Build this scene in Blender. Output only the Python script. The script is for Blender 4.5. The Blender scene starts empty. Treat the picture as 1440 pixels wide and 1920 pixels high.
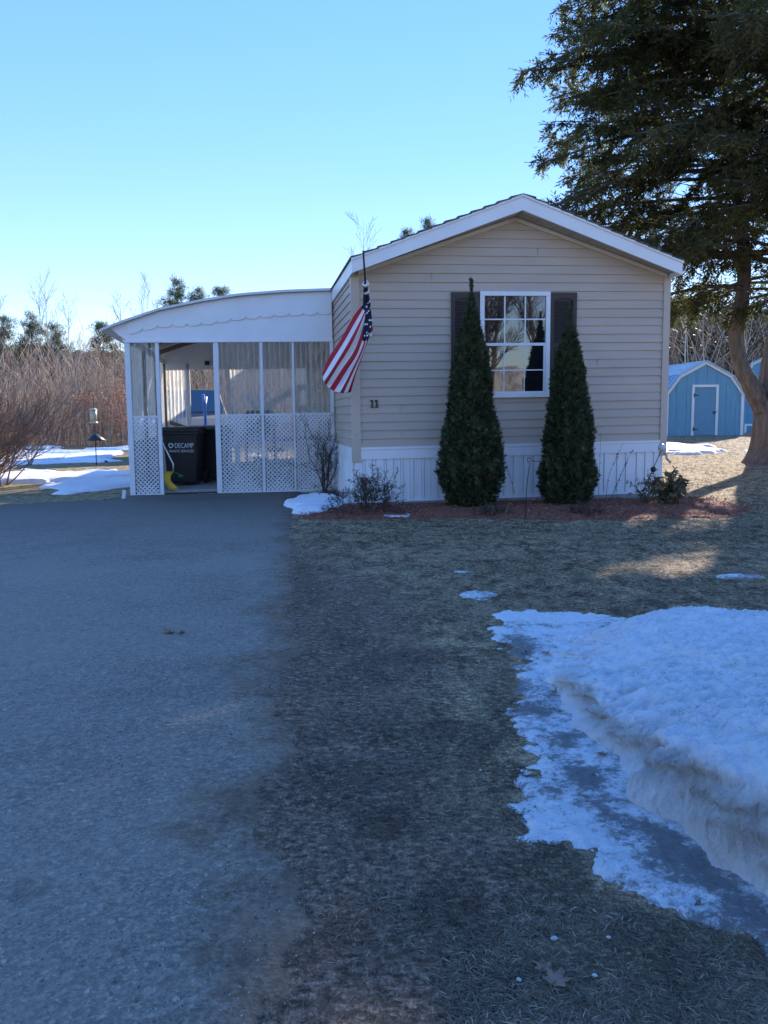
import bpy, math, random
import numpy as np
from mathutils import Vector
rng = np.random.default_rng(7)
random.seed(7)
scn = bpy.context.scene
col = scn.collection

# ------------------------------------------------------------------ camera
F_PX, CAM_H = 1600.0, 1.25
TH = math.atan(180 / F_PX); PH = math.radians(-0.5)
_R0 = np.array([1, 0, 0.]); _U0 = np.array([0, math.sin(TH), math.cos(TH)]); FW = np.array([0, math.cos(TH), -math.sin(TH)])
RT = math.cos(PH) * _R0 + math.sin(PH) * _U0; UP = -math.sin(PH) * _R0 + math.cos(PH) * _U0
CC = np.array([0, 0, CAM_H])
def ray(px, py): return FW + (px - 720) / F_PX * RT + (960 - py) / F_PX * UP
def gp(px, py, z=0):
    d = ray(px, py); return CC + d * ((z - CAM_H) / d[2])
def ad(px, py, Y):
    d = ray(px, py); return CC + d * (Y / d[1])
cam = bpy.data.cameras.new('camera'); co = bpy.data.objects.new('camera', cam); col.objects.link(co)
from mathutils import Matrix
M = Matrix(((RT[0], UP[0], -FW[0], 0), (RT[1], UP[1], -FW[1], 0), (RT[2], UP[2], -FW[2], CAM_H), (0, 0, 0, 1)))
co.matrix_world = M
cam.sensor_fit = 'HORIZONTAL'; cam.sensor_width = 36; cam.lens = 36 * F_PX / 1440
cam.clip_start = 0.05; cam.clip_end = 3000
scn.camera = co

# ------------------------------------------------------------------ light
SUN_AZ, SUN_EL = math.radians(26.5), math.radians(21)
w = bpy.data.worlds.new('World'); scn.world = w; w.use_nodes = True
nt = w.node_tree; bg = nt.nodes['Background']
sky = nt.nodes.new('ShaderNodeTexSky'); sky.sky_type = 'NISHITA'; sky.sun_disc = False
sky.sun_elevation = SUN_EL; sky.sun_rotation = SUN_AZ
sky.air_density = 1.0; sky.dust_density = 0.0; sky.ozone_density = 2.0; sky.altitude = 100
gm = nt.nodes.new('ShaderNodeGamma'); gm.inputs[1].default_value = 0.36
hv = nt.nodes.new('ShaderNodeHueSaturation'); hv.inputs['Saturation'].default_value = 2.45; hv.inputs['Value'].default_value = 2.7; hv.inputs['Hue'].default_value = 0.522
nt.links.new(sky.outputs[0], gm.inputs[0]); nt.links.new(gm.outputs[0], hv.inputs['Color']); tn = nt.nodes.new('ShaderNodeMix'); tn.data_type = 'RGBA'; tn.blend_type = 'MULTIPLY'; tn.inputs[0].default_value = 1; tn.inputs[7].default_value = (0.87, 0.925, 1.07, 1)
nt.links.new(hv.outputs[0], tn.inputs[6]); nt.links.new(tn.outputs[2], bg.inputs[0])
bg.inputs[1].default_value = 0.12
sl = bpy.data.lights.new('sun', 'SUN'); sl.energy = 4.2; sl.angle = math.radians(0.53); sl.color = (1, 0.92, 0.80)
so = bpy.data.objects.new('sun', sl); col.objects.link(so)
sd_ = Vector((math.sin(SUN_AZ) * math.cos(SUN_EL), math.cos(SUN_AZ) * math.cos(SUN_EL), math.sin(SUN_EL)))
so.rotation_euler = sd_.to_track_quat('Z', 'Y').to_euler(); so.location = sd_ * 60
scn.view_settings.view_transform = 'Standard'; scn.view_settings.look = 'None'
scn.view_settings.exposure = 1.4; scn.view_settings.gamma = 1
scn.cycles.max_bounces = 8; scn.cycles.transparent_max_bounces = 16

# ------------------------------------------------------------------ noise
def _h(ix, iy, s):
    n = (ix.astype(np.int64) * 374761393 + iy.astype(np.int64) * 668265263 + s * 982451653) & 0xffffffff
    n = ((n ^ (n >> 13)) * 1274126177) & 0xffffffff
    return ((n ^ (n >> 16)) & 0xffff) / 65535.0
def vn(x, y, s=0):
    x = np.asarray(x, float); y = np.asarray(y, float)
    ix = np.floor(x); iy = np.floor(y); fx = x - ix; fy = y - iy
    fx = fx * fx * (3 - 2 * fx); fy = fy * fy * (3 - 2 * fy)
    ix = ix.astype(np.int64); iy = iy.astype(np.int64)
    a = _h(ix, iy, s); b = _h(ix + 1, iy, s); c = _h(ix, iy + 1, s); d = _h(ix + 1, iy + 1, s)
    return (a * (1 - fx) + b * fx) * (1 - fy) + (c * (1 - fx) + d * fx) * fy
def fbm(x, y, o=4, s=0):
    t = 0; a = 0.5; f = 1.0; n = 0
    for i in range(o):
        t = t + a * (vn(np.asarray(x) * f, np.asarray(y) * f, s + i * 17) - 0.5); n += a; a *= 0.5; f *= 2.03
    return t / n * 2      # about -1..1
def sst(a, b, x):
    t = np.clip((np.asarray(x, float) - a) / (b - a), 0, 1); return t * t * (3 - 2 * t)
def poly_sd(px, py, poly):      # + inside
    P = np.array(poly, float); Q = np.roll(P, -1, 0)
    best = np.full(np.shape(px), 1e9); ins = np.zeros(np.shape(px), bool)
    for (x0, y0), (x1, y1) in zip(P, Q):
        dx, dy = x1 - x0, y1 - y0
        t = np.clip(((px - x0) * dx + (py - y0) * dy) / (dx * dx + dy * dy), 0, 1)
        best = np.minimum(best, np.hypot(px - x0 - t * dx, py - y0 - t * dy))
        c = ((y0 > py) != (y1 > py)) & (px < (x1 - x0) * (py - y0) / ((y1 - y0) if y1 != y0 else 1e-9) + x0)
        ins ^= c
    return np.where(ins, best, -best)

def terrain(x, y):
    x = np.asarray(x, float); y = np.asarray(y, float)
    z = 0.42 * sst(13, 33, y) * sst(-3, 8, x)
    z = z + 0.05 * fbm(x * 0.12, y * 0.12, 3, 5) * sst(14, 22, np.abs(y))
    z = z - 0.25 * sst(6, 40, -y)
    return z
def tz(x, y): return float(terrain(x, y))

# ------------------------------------------------------------------ materials
def newmat(name):
    m = bpy.data.materials.new(name); m.use_nodes = True
    t = m.node_tree; b = t.nodes['Principled BSDF']
    return m, t, b
def N(t, typ, **k):
    n = t.nodes.new(typ)
    for a, v in k.items():
        if a in n.inputs.keys(): n.inputs[a].default_value = v
        else: setattr(n, a, v)
    return n
def noise_fac(t, scale, detail=4, rough=0.55, coord='Object', stretch=None, obj_out=None):
    tc = N(t, 'ShaderNodeTexCoord'); n = N(t, 'ShaderNodeTexNoise')
    n.inputs['Scale'].default_value = scale; n.inputs['Detail'].default_value = detail; n.inputs['Roughness'].default_value = rough
    src = tc.outputs[coord]
    if stretch:
        mp = N(t, 'ShaderNodeMapping'); mp.inputs['Scale'].default_value = stretch
        t.links.new(src, mp.inputs[0]); src = mp.outputs[0]
    t.links.new(src, n.inputs['Vector'])
    return n.outputs['Fac']
def ramp(t, fac, stops):
    r = N(t, 'ShaderNodeValToRGB'); e = r.color_ramp.elements
    while len(e) < len(stops): e.new(0.5)
    for i, (p, c) in enumerate(stops):
        e[i].position = p
        e[i].color = (*c, 1) if hasattr(c, '__len__') else (c, c, c, 1)
    t.links.new(fac, r.inputs[0]); return r.outputs[0]
def mixc(t, fac, a, b, mode='MIX'):
    m = N(t, 'ShaderNodeMix', data_type='RGBA', blend_type=mode)
    for s, i in ((fac, 0), (a, 6), (b, 7)):
        if isinstance(s, (int, float)): m.inputs[i].default_value = s
        elif isinstance(s, tuple): m.inputs[i].default_value = (*s, 1)
        else: t.links.new(s, m.inputs[i])
    return m.outputs[2]
def bump(t, b, fac, strength=0.3, dist=0.01, prev=None):
    n = N(t, 'ShaderNodeBump'); n.inputs['Strength'].default_value = strength; n.inputs['Distance'].default_value = dist
    t.links.new(fac, n.inputs['Height'])
    if prev is not None: t.links.new(prev, n.inputs['Normal'])
    t.links.new(n.outputs[0], b.inputs['Normal']); return n.outputs[0]
def pmat(name, c, rough=0.6, var=0.12, scale=3.0, metal=0, spec=0.5, bmp=0.0, bscale=60, stretch=None):
    """painted / plastic / metal surface with mottled tone, uneven gloss"""
    m, t, b = newmat(name)
    f = noise_fac(t, scale, 5, stretch=stretch)
    lo = tuple(x * (1 - var) for x in c); hi = tuple(min(1, x * (1 + var)) for x in c)
    t.links.new(ramp(t, f, [(0.3, lo), (0.7, hi)]), b.inputs['Base Color'])
    b.inputs['Roughness'].default_value = rough; b.inputs['Metallic'].default_value = metal
    b.inputs['Specular IOR Level'].default_value = spec
    if bmp: bump(t, b, noise_fac(t, bscale, 3, stretch=stretch), bmp, 0.004)
    return m
def leafmat(name, stops, transl=0.35, rough=0.6, spec=0.3):
    m, t, b = newmat(name)
    a = N(t, 'ShaderNodeAttribute'); a.attribute_name = 'rnd'
    c = ramp(t, a.outputs['Fac'], stops)
    t.links.new(c, b.inputs['Base Color']); b.inputs['Roughness'].default_value = rough
    b.inputs['Specular IOR Level'].default_value = spec
    if transl:
        tr = N(t, 'ShaderNodeBsdfTranslucent'); t.links.new(c, tr.inputs[0])
        mx = N(t, 'ShaderNodeMixShader'); mx.inputs[0].default_value = transl
        t.links.new(b.outputs[0], mx.inputs[1]); t.links.new(tr.outputs[0], mx.inputs[2])
        t.links.new(mx.outputs[0], t.nodes['Material Output'].inputs[0])
    return m

siding_m = pmat('siding', (0.50, 0.40, 0.315), 0.55, 0.06, 1.3, bmp=0.15, bscale=8, stretch=(1, 1, 4))
trim_m = pmat('tan_trim', (0.53, 0.425, 0.335), 0.5, 0.05, 2)
cream_m = pmat('cream_trim', (0.62, 0.56, 0.47), 0.5, 0.05, 2)
white_m = pmat('white_vinyl', (0.78, 0.78, 0.78), 0.42, 0.05, 2.5, bmp=0.08, bscale=6)
soffit_m = pmat('soffit', (0.42, 0.38, 0.33), 0.6, 0.06, 3)
shingle_m = pmat('shingle', (0.085, 0.09, 0.09), 0.9, 0.5, 14, bmp=0.5)
shutter_m = pmat('shutter', (0.048, 0.030, 0.026), 0.55, 0.15, 6)
concrete_m = pmat('concrete', (0.30, 0.29, 0.27), 0.9, 0.22, 5, bmp=0.3)
black_m = pmat('black_plastic', (0.012, 0.012, 0.015), 0.42, 0.3, 4)
blackmetal_m = pmat('black_metal', (0.02, 0.02, 0.022), 0.45, 0.2, 9)
alu_m = pmat('aluminium', (0.6, 0.6, 0.6), 0.35, 0.1, 8, metal=0.8)
text_m = pmat('white_print', (0.8, 0.8, 0.8), 0.6, 0.02, 3)
galv_m = pmat('panel_metal', (0.66, 0.66, 0.67), 0.45, 0.1, 3, stretch=(1, 1, 0.3))
wood_m = pmat('weathered_wood', (0.20, 0.14, 0.095), 0.8, 0.3, 6, stretch=(4, 4, 0.5), bmp=0.3)
shedblue_m = pmat('blue_boards', (0.135, 0.33, 0.46), 0.6, 0.12, 3, stretch=(3, 3, 0.6), bmp=0.25, bscale=20)
shedroof_m = pmat('blue_metal_roof', (0.30, 0.45, 0.58), 0.35, 0.1, 3, metal=0.5)
sheddoor_m = pmat('blue_door', (0.12, 0.29, 0.42), 0.55, 0.08, 3)
bluetube_m = pmat('blue_tube', (0.03, 0.14, 0.42), 0.35, 0.1, 5)
yellow_m = pmat('yellow_plastic', (0.70, 0.42, 0.02), 0.45, 0.12, 8)
green_m = pmat('green_plastic', (0.05, 0.24, 0.07), 0.45, 0.15, 8)
grey_m = pmat('grey_paint', (0.15, 0.135, 0.12), 0.6, 0.08, 3)
palegrey_m = pmat('pale_grey_plastic', (0.55, 0.57, 0.55), 0.4, 0.1, 8)
feeder_m = pmat('feeder_plastic', (0.42, 0.42, 0.30), 0.4, 0.15, 12)
seed_m = pmat('seed', (0.14, 0.10, 0.06), 0.9, 0.5, 60)
rubber_m = pmat('tyre_rubber', (0.02, 0.02, 0.02), 0.8, 0.2, 20)
red_m = pmat('flag_red', (0.42, 0.012, 0.03), 0.75, 0.12, 9)
flagw_m = pmat('flag_white', (0.76, 0.76, 0.76), 0.75, 0.05, 9)
navy_m = pmat('flag_navy', (0.010, 0.013, 0.045), 0.75, 0.2, 9)
rail_m = pmat('rail_white', (0.72, 0.73, 0.74), 0.5, 0.06, 4)

def bark(name, lo, hi, s=6):
    m, t, b = newmat(name)
    f = noise_fac(t, s, 6, 0.65, stretch=(3, 3, 0.5))
    t.links.new(ramp(t, f, [(0.3, lo), (0.7, hi)]), b.inputs['Base Color']); b.inputs['Roughness'].default_value = 0.9
    bump(t, b, f, 1.0, 0.15); return m
hembark_m = bark('hemlock_bark', (0.09, 0.075, 0.064), (0.30, 0.255, 0.22), 3.5)
twig_m = bark('grey_twig', (0.14, 0.115, 0.095), (0.30, 0.25, 0.21), 3)
birch_m = bark('pale_bark', (0.30, 0.27, 0.24), (0.55, 0.50, 0.44), 3)
redtwig_m = bark('reddish_twig', (0.26, 0.15, 0.10), (0.50, 0.34, 0.25), 5)
darktwig_m = bark('dark_twig', (0.06, 0.045, 0.04), (0.15, 0.115, 0.10), 5)
hem_m = leafmat('hemlock_needles', [(0.0, (0.05, 0.058, 0.027)), (0.55, (0.12, 0.128, 0.05)), (1.0, (0.32, 0.29, 0.10))], 0.6)
arb_m = leafmat('arborvitae_scales', [(0.0, (0.022, 0.030, 0.015)), (0.55, (0.062, 0.078, 0.034)), (0.9, (0.12, 0.125, 0.06)), (1.0, (0.19, 0.15, 0.08))], 0.25)
pine_m = leafmat('pine_needles', [(0.0, (0.05, 0.07, 0.04)), (1.0, (0.14, 0.17, 0.09))], 0.4)
brush_m = leafmat('brush_stems', [(0.0, (0.26, 0.17, 0.11)), (0.5, (0.60, 0.42, 0.28)), (1.0, (0.85, 0.70, 0.54))], 0.0, 0.85)
brushleaf_m = leafmat('dead_leaves', [(0.0, (0.20, 0.10, 0.06)), (0.6, (0.42, 0.24, 0.15)), (1.0, (0.60, 0.42, 0.29))], 0.4, 0.85)
orange_m = leafmat('orange_leaves', [(0.0, (0.30, 0.12, 0.07)), (1.0, (0.55, 0.27, 0.16))], 0.4, 0.8)
rhodo_m = leafmat('curled_leaves', [(0.0, (0.07, 0.06, 0.03)), (1.0, (0.26, 0.20, 0.11))], 0.3)
dry_m = leafmat('dry_brown_leaves', [(0.0, (0.045, 0.03, 0.022)), (1.0, (0.17, 0.11, 0.075))], 0.2, 0.85)
straw_m = leafmat('straw', [(0.0, (0.07, 0.05, 0.036)), (0.45, (0.20, 0.145, 0.095)), (0.8, (0.36, 0.275, 0.18)), (1.0, (0.52, 0.43, 0.31))], 0.15, 0.85)
chip_m = leafmat('bark_chips', [(0.0, (0.08, 0.028, 0.016)), (0.6, (0.32, 0.09, 0.045)), (1.0, (0.55, 0.25, 0.15))], 0.0, 0.9)
fallen_m = leafmat('fallen_leaf', [(0.0, (0.22, 0.13, 0.08)), (1.0, (0.36, 0.24, 0.17))], 0.15, 0.8)

# clear corrugated plastic
def plastic():
    m, t, b = newmat('clear_corrugated_plastic')
    f = noise_fac(t, 5, 5, 0.7, stretch=(14, 14, 0.5))
    b.inputs['Base Color'].default_value = (0.75, 0.75, 0.72, 1); b.inputs['Roughness'].default_value = 0.22
    b.inputs['Specular IOR Level'].default_value = 0.6
    tl = N(t, 'ShaderNodeBsdfTranslucent'); tl.inputs[0].default_value = (0.95, 0.92, 0.84, 1)
    m1 = N(t, 'ShaderNodeMixShader'); m1.inputs[0].default_value = 0.6
    t.links.new(b.outputs[0], m1.inputs[1]); t.links.new(tl.outputs[0], m1.inputs[2])
    tr = N(t, 'ShaderNodeBsdfTransparent'); tr.inputs[0].default_value = (0.93, 0.93, 0.9, 1)
    m2 = N(t, 'ShaderNodeMixShader')
    ra = N(t, 'ShaderNodeAttribute'); ra.attribute_name = 'rib'
    rm = N(t, 'ShaderNodeMath', operation='MULTIPLY_ADD'); t.links.new(ra.outputs['Fac'], rm.inputs[0]); rm.inputs[1].default_value = 0.42
    t.links.new(ramp(t, f, [(0.34, 0.08), (0.52, 0.24), (0.64, 0.70)]), rm.inputs[2]); t.links.new(rm.outputs[0], m2.inputs[0])
    t.links.new(tr.outputs[0], m2.inputs[1]); t.links.new(m1.outputs[0], m2.inputs[2])
    t.links.new(m2.outputs[0], t.nodes['Material Output'].inputs[0])
    return m
plastic_m = plastic()
def glassmat():
    m, t, b = newmat('window_glass')
    b.inputs['Base Color'].default_value = (0.012, 0.013, 0.015, 1); b.inputs['Roughness'].default_value = 0.015
    b.inputs['IOR'].default_value = 2.3
    return m
glass_m = glassmat()

def lawnmat():
    m, t, b = newmat('dead_lawn')
    a = N(t, 'ShaderNodeAttribute'); a.attribute_name = 'soil'
    g = N(t, 'ShaderNodeAttribute'); g.attribute_name = 'green'
    f1 = noise_fac(t, 0.8, 5, 0.6); f2 = noise_fac(t, 28, 6, 0.7); f3 = noise_fac(t, 3.5, 6, 0.65)
    grass = ramp(t, f2, [(0.25, (0.075, 0.055, 0.038)), (0.5, (0.25, 0.185, 0.12)), (0.75, (0.46, 0.36, 0.235))])
    grass = mixc(t, ramp(t, f1, [(0.35, 0.0), (0.7, 0.75)]), grass, (0.19, 0.165, 0.09))
    grass = mixc(t, ramp(t, f3, [(0.45, 0.0), (0.75, 0.6)]), grass, (0.13, 0.09, 0.062))
    gr = mixc(t, ramp(t, f3, [(0.3, 0.2), (0.6, 1.0)]), grass, (0.085, 0.10, 0.03))
    grass = mixc(t, g.outputs['Fac'], grass, gr)
    soil = ramp(t, f2, [(0.25, (0.045, 0.032, 0.025)), (0.5, (0.15, 0.105, 0.078)), (0.75, (0.34, 0.25, 0.19))])
    ad_ = N(t, 'ShaderNodeMath', operation='ADD'); t.links.new(a.outputs['Fac'], ad_.inputs[0]); t.links.new(f3, ad_.inputs[1])
    f5 = noise_fac(t, 7, 6, 0.75, stretch=(1, 0.6, 1))
    grass = mixc(t, ramp(t, f5, [(0.40, 0.0), (0.66, 0.75)]), grass, (0.42, 0.31, 0.19))
    grass = mixc(t, ramp(t, f5, [(0.38, 0.85), (0.50, 0.0)]), grass, (0.07, 0.048, 0.034))
    c = mixc(t, ramp(t, ad_.outputs[0], [(0.66, 0.0), (1.12, 0.9)]), grass, soil)
    f6 = noise_fac(t, 110, 3, 0.8, stretch=(1, 0.55, 1)); f7 = noise_fac(t, 45, 3, 0.7, stretch=(0.6, 1, 1))
    c = mixc(t, 1.0, c, ramp(t, f6, [(0.34, (0.55, 0.53, 0.52)), (0.5, (1.15, 1.1, 1.05)), (0.66, (1.8, 1.7, 1.55))]), 'MULTIPLY')
    c = mixc(t, 1.0, c, ramp(t, f7, [(0.38, (0.65, 0.62, 0.6)), (0.62, (1.55, 1.5, 1.4))]), 'MULTIPLY')
    t.links.new(c, b.inputs['Base Color']); b.inputs['Roughness'].default_value = 0.95; b.inputs['Specular IOR Level'].default_value = 0.2
    n1 = bump(t, b, f2, 0.9, 0.02); f4 = noise_fac(t, 120, 3, 0.7); bump(t, b, f4, 0.6, 0.006, n1)
    return m
lawn_m = lawnmat()
def asphaltmat():
    m, t, b = newmat('worn_asphalt')
    a = N(t, 'ShaderNodeAttribute'); a.attribute_name = 'edge'
    tc = N(t, 'ShaderNodeTexCoord')
    v = N(t, 'ShaderNodeTexVoronoi'); v.inputs['Scale'].default_value = 190; t.links.new(tc.outputs['Object'], v.inputs['Vector'])
    v2 = N(t, 'ShaderNodeTexVoronoi'); v2.inputs['Scale'].default_value = 75; t.links.new(tc.outputs['Object'], v2.inputs['Vector'])
    sp = ramp(t, v.outputs['Color'], [(0.0, (0.075, 0.072, 0.07)), (0.55, (0.175, 0.168, 0.16)), (0.85, (0.29, 0.28, 0.265)), (1.0, (0.60, 0.58, 0.54))])
    sp2 = ramp(t, v2.outputs['Color'], [(0.0, (0.05, 0.048, 0.047)), (0.5, (0.165, 0.158, 0.15)), (0.85, (0.26, 0.25, 0.24)), (1.0, (0.55, 0.52, 0.48))])
    base = mixc(t, 0.5, sp, sp2)
    big = noise_fac(t, 0.55, 5, 0.6); mid = noise_fac(t, 5, 6, 0.7); fin = noise_fac(t, 38, 4, 0.8)
    base = mixc(t, ramp(t, fin, [(0.35, 0.55), (0.55, 0.0)]), base, (0.05, 0.048, 0.046))
    base = mixc(t, ramp(t, fin, [(0.56, 0.0), (0.72, 0.5)]), base, (0.34, 0.33, 0.31))
    base = mixc(t, ramp(t, big, [(0.40, 0.0), (0.62, 0.45)]), base, (0.24, 0.235, 0.225))
    base = mixc(t, ramp(t, big, [(0.32, 0.35), (0.46, 0.0)]), base, (0.08, 0.078, 0.075))
    base = mixc(t, ramp(t, mid, [(0.52, 0.0), (0.75, 0.35)]), base, (0.25, 0.245, 0.235))
    patch = noise_fac(t, 1.7, 7, 0.72)
    base = mixc(t, ramp(t, patch, [(0.60, 0.0), (0.70, 0.6)]), base, (0.045, 0.042, 0.038))
    dirt = ramp(t, mid, [(0.3, (0.045, 0.034, 0.027)), (0.7, (0.17, 0.125, 0.09))])
    ad_ = N(t, 'ShaderNodeMath', operation='ADD'); t.links.new(a.outputs['Fac'], ad_.inputs[0]); t.links.new(patch, ad_.inputs[1])
    adf = N(t, 'ShaderNodeMath', operation='MULTIPLY_ADD'); t.links.new(fin, adf.inputs[0]); adf.inputs[1].default_value = 0.35; t.links.new(ad_.outputs[0], adf.inputs[2])
    dirt = mixc(t, ramp(t, fin, [(0.4, 0.0), (0.7, 0.6)]), dirt, (0.26, 0.20, 0.15))
    c = mixc(t, ramp(t, adf.outputs[0], [(0.76, 1.0), (1.28, 0.0)]), base, dirt)
    # darker towards the carport
    sx = N(t, 'ShaderNodeSeparateXYZ'); t.links.new(tc.outputs['Object'], sx.inputs[0])
    mr = N(t, 'ShaderNodeMapRange'); mr.inputs[1].default_value = 7.5; mr.inputs[2].default_value = 12.5
    a2 = N(t, 'ShaderNodeMath', operation='MULTIPLY_ADD'); t.links.new(big, a2.inputs[0]); a2.inputs[1].default_value = 5; t.links.new(sx.outputs[1], a2.inputs[2])
    s2 = N(t, 'ShaderNodeMath', operation='SUBTRACT'); t.links.new(a2.outputs[0], s2.inputs[0]); s2.inputs[1].default_value = 2.5
    t.links.new(s2.outputs[0], mr.inputs[0])
    c = mixc(t, mr.outputs[0], c, mixc(t, 0.6, c, (0.045, 0.045, 0.046)))
    c = mixc(t, 1.0, c, (1.45, 1.24, 0.98), 'MULTIPLY')
    t.links.new(c, b.inputs['Base Color']); b.inputs['Roughness'].default_value = 0.82
    n1 = bump(t, b, v2.outputs['Distance'], 0.9, 0.008); n2 = bump(t, b, fin, 0.6, 0.012, n1); bump(t, b, mid, 0.3, 0.01, n2)
    return m
asphalt_m = asphaltmat()
def snowmat(name, dirtlow=True, icy=False):
    m, t, b = newmat(name)
    f = noise_fac(t, 9, 7, 0.7); f2 = noise_fac(t, 70, 4, 0.75); f3 = noise_fac(t, 32, 8, 0.85)
    c = ramp(t, f, [(0.3, (0.80, 0.81, 0.82)), (0.65, (0.93, 0.93, 0.93))])
    if icy:
        i = noise_fac(t, 3.2, 8, 0.75)
        a = N(t, 'ShaderNodeAttribute'); a.attribute_name = 'ice'
        s = N(t, 'ShaderNodeMath', operation='ADD'); t.links.new(i, s.inputs[0]); t.links.new(a.outputs['Fac'], s.inputs[1])
        s2 = N(t, 'ShaderNodeMath', operation='MULTIPLY_ADD'); t.links.new(f3, s2.inputs[0]); s2.inputs[1].default_value = 0.95; t.links.new(s.outputs[0], s2.inputs[2])
        k = ramp(t, s2.outputs[0], [(0.86, 0.0), (0.96, 0.6), (1.2, 0.95)])
        c = mixc(t, k, c, ramp(t, f3, [(0.35, (0.08, 0.077, 0.07)), (0.7, (0.30, 0.30, 0.29))]))
        t.links.new(ramp(t, s2.outputs[0], [(0.8, 0.8), (1.1, 0.38)]), b.inputs['Roughness'])
    else:
        b.inputs['Roughness'].default_value = 0.7
    c = mixc(t, ramp(t, f3, [(0.585, 0.0), (0.66, 0.75)]), c, (0.14, 0.115, 0.09))
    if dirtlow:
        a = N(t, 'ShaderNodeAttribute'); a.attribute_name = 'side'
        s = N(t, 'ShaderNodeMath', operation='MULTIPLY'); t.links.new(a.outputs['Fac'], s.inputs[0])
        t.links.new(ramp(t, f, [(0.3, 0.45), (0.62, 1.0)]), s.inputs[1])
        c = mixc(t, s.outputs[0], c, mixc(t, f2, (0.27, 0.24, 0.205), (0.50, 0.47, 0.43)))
    t.links.new(c, b.inputs['Base Color'])
    n1 = bump(t, b, f, 0.6, 0.03); n2 = bump(t, b, f3, 0.8, 0.02, n1); bump(t, b, f2, 0.8, 0.010, n2)
    return m
snow_m = snowmat('old_snow'); ice_m = snowmat('thin_ice', False, True); farsnow_m = snowmat('yard_snow', False)
def mulchmat():
    m, t, b = newmat('red_mulch')
    f = noise_fac(t, 45, 6, 0.8, stretch=(1, 1.6, 1))
    t.links.new(ramp(t, f, [(0.3, (0.07, 0.026, 0.016)), (0.5, (0.28, 0.085, 0.045)), (0.75, (0.46, 0.20, 0.12))]), b.inputs['Base Color'])
    b.inputs['Roughness'].default_value = 0.95; bump(t, b, f, 1, 0.02); return m
mulch_m = mulchmat()
def hillmat():
    m, t, b = newmat('far_woods')
    f = noise_fac(t, 1.2, 8, 0.8, stretch=(3, 3, 0.35))
    t.links.new(ramp(t, f, [(0.3, (0.10, 0.08, 0.065)), (0.6, (0.24, 0.19, 0.155)), (0.8, (0.36, 0.30, 0.25))]), b.inputs['Base Color'])
    b.inputs['Roughness'].default_value = 1; bump(t, b, f, 1, 0.5); return m
hill_m = hillmat(); opp_m = pmat('grey_woods', (0.30, 0.275, 0.25), 1.0, 0.5, 0.8, stretch=(3, 3, 0.4))

# ------------------------------------------------------------------ object helpers
def props(o, label=None, cat=None, group=None, kind=None):
    if label: o['label'] = label
    if cat: o['category'] = cat
    if group: o['group'] = group
    if kind: o['kind'] = kind
    return o
def thing(name, label, cat, loc=(0, 0, 0), group=None):
    o = bpy.data.objects.new(name, None); o.empty_display_size = 0.2; col.objects.link(o)
    o.location = tuple(float(a) for a in loc); return props(o, label, cat, group)
def base_of(p):
    b = np.zeros(3)
    while p is not None:
        b = b + np.array(p.location); p = p.parent
    return b
def link_mesh(name, verts, faces, mats, parent=None, smooth=False, mi=None, rnd=None, attrs=None):
    v = np.asarray(verts, float).reshape(-1, 3) - base_of(parent)
    me = bpy.data.meshes.new(name)
    if isinstance(faces, np.ndarray):
        n, k = faces.shape
        me.vertices.add(len(v)); me.vertices.foreach_set('co', v.astype(np.float32).ravel())
        me.loops.add(n * k); me.loops.foreach_set('vertex_index', faces.astype(np.int32).ravel())
        me.polygons.add(n); me.polygons.foreach_set('loop_start', np.arange(0, n * k, k, dtype=np.int32))
        me.update(calc_edges=True)
    else:
        me.from_pydata(v.tolist(), [], faces)
    if not isinstance(mats, (list, tuple)): mats = [mats]
    for m in mats: me.materials.append(m)
    if mi is not None: me.polygons.foreach_set('material_index', np.asarray(mi, np.int32))
    if smooth: me.polygons.foreach_set('use_smooth', np.ones(len(me.polygons), bool))
    for k, a in (attrs or {}).items():
        at = me.attributes.new(k, 'FLOAT', 'POINT'); at.data.foreach_set('value', np.asarray(a, np.float32))
    if rnd is not None:
        at = me.attributes.new('rnd', 'FLOAT', 'POINT'); at.data.foreach_set('value', np.asarray(rnd, np.float32))
    me.validate(); me.update()
    o = bpy.data.objects.new(name, me); col.objects.link(o); o.parent = parent
    return o

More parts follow.
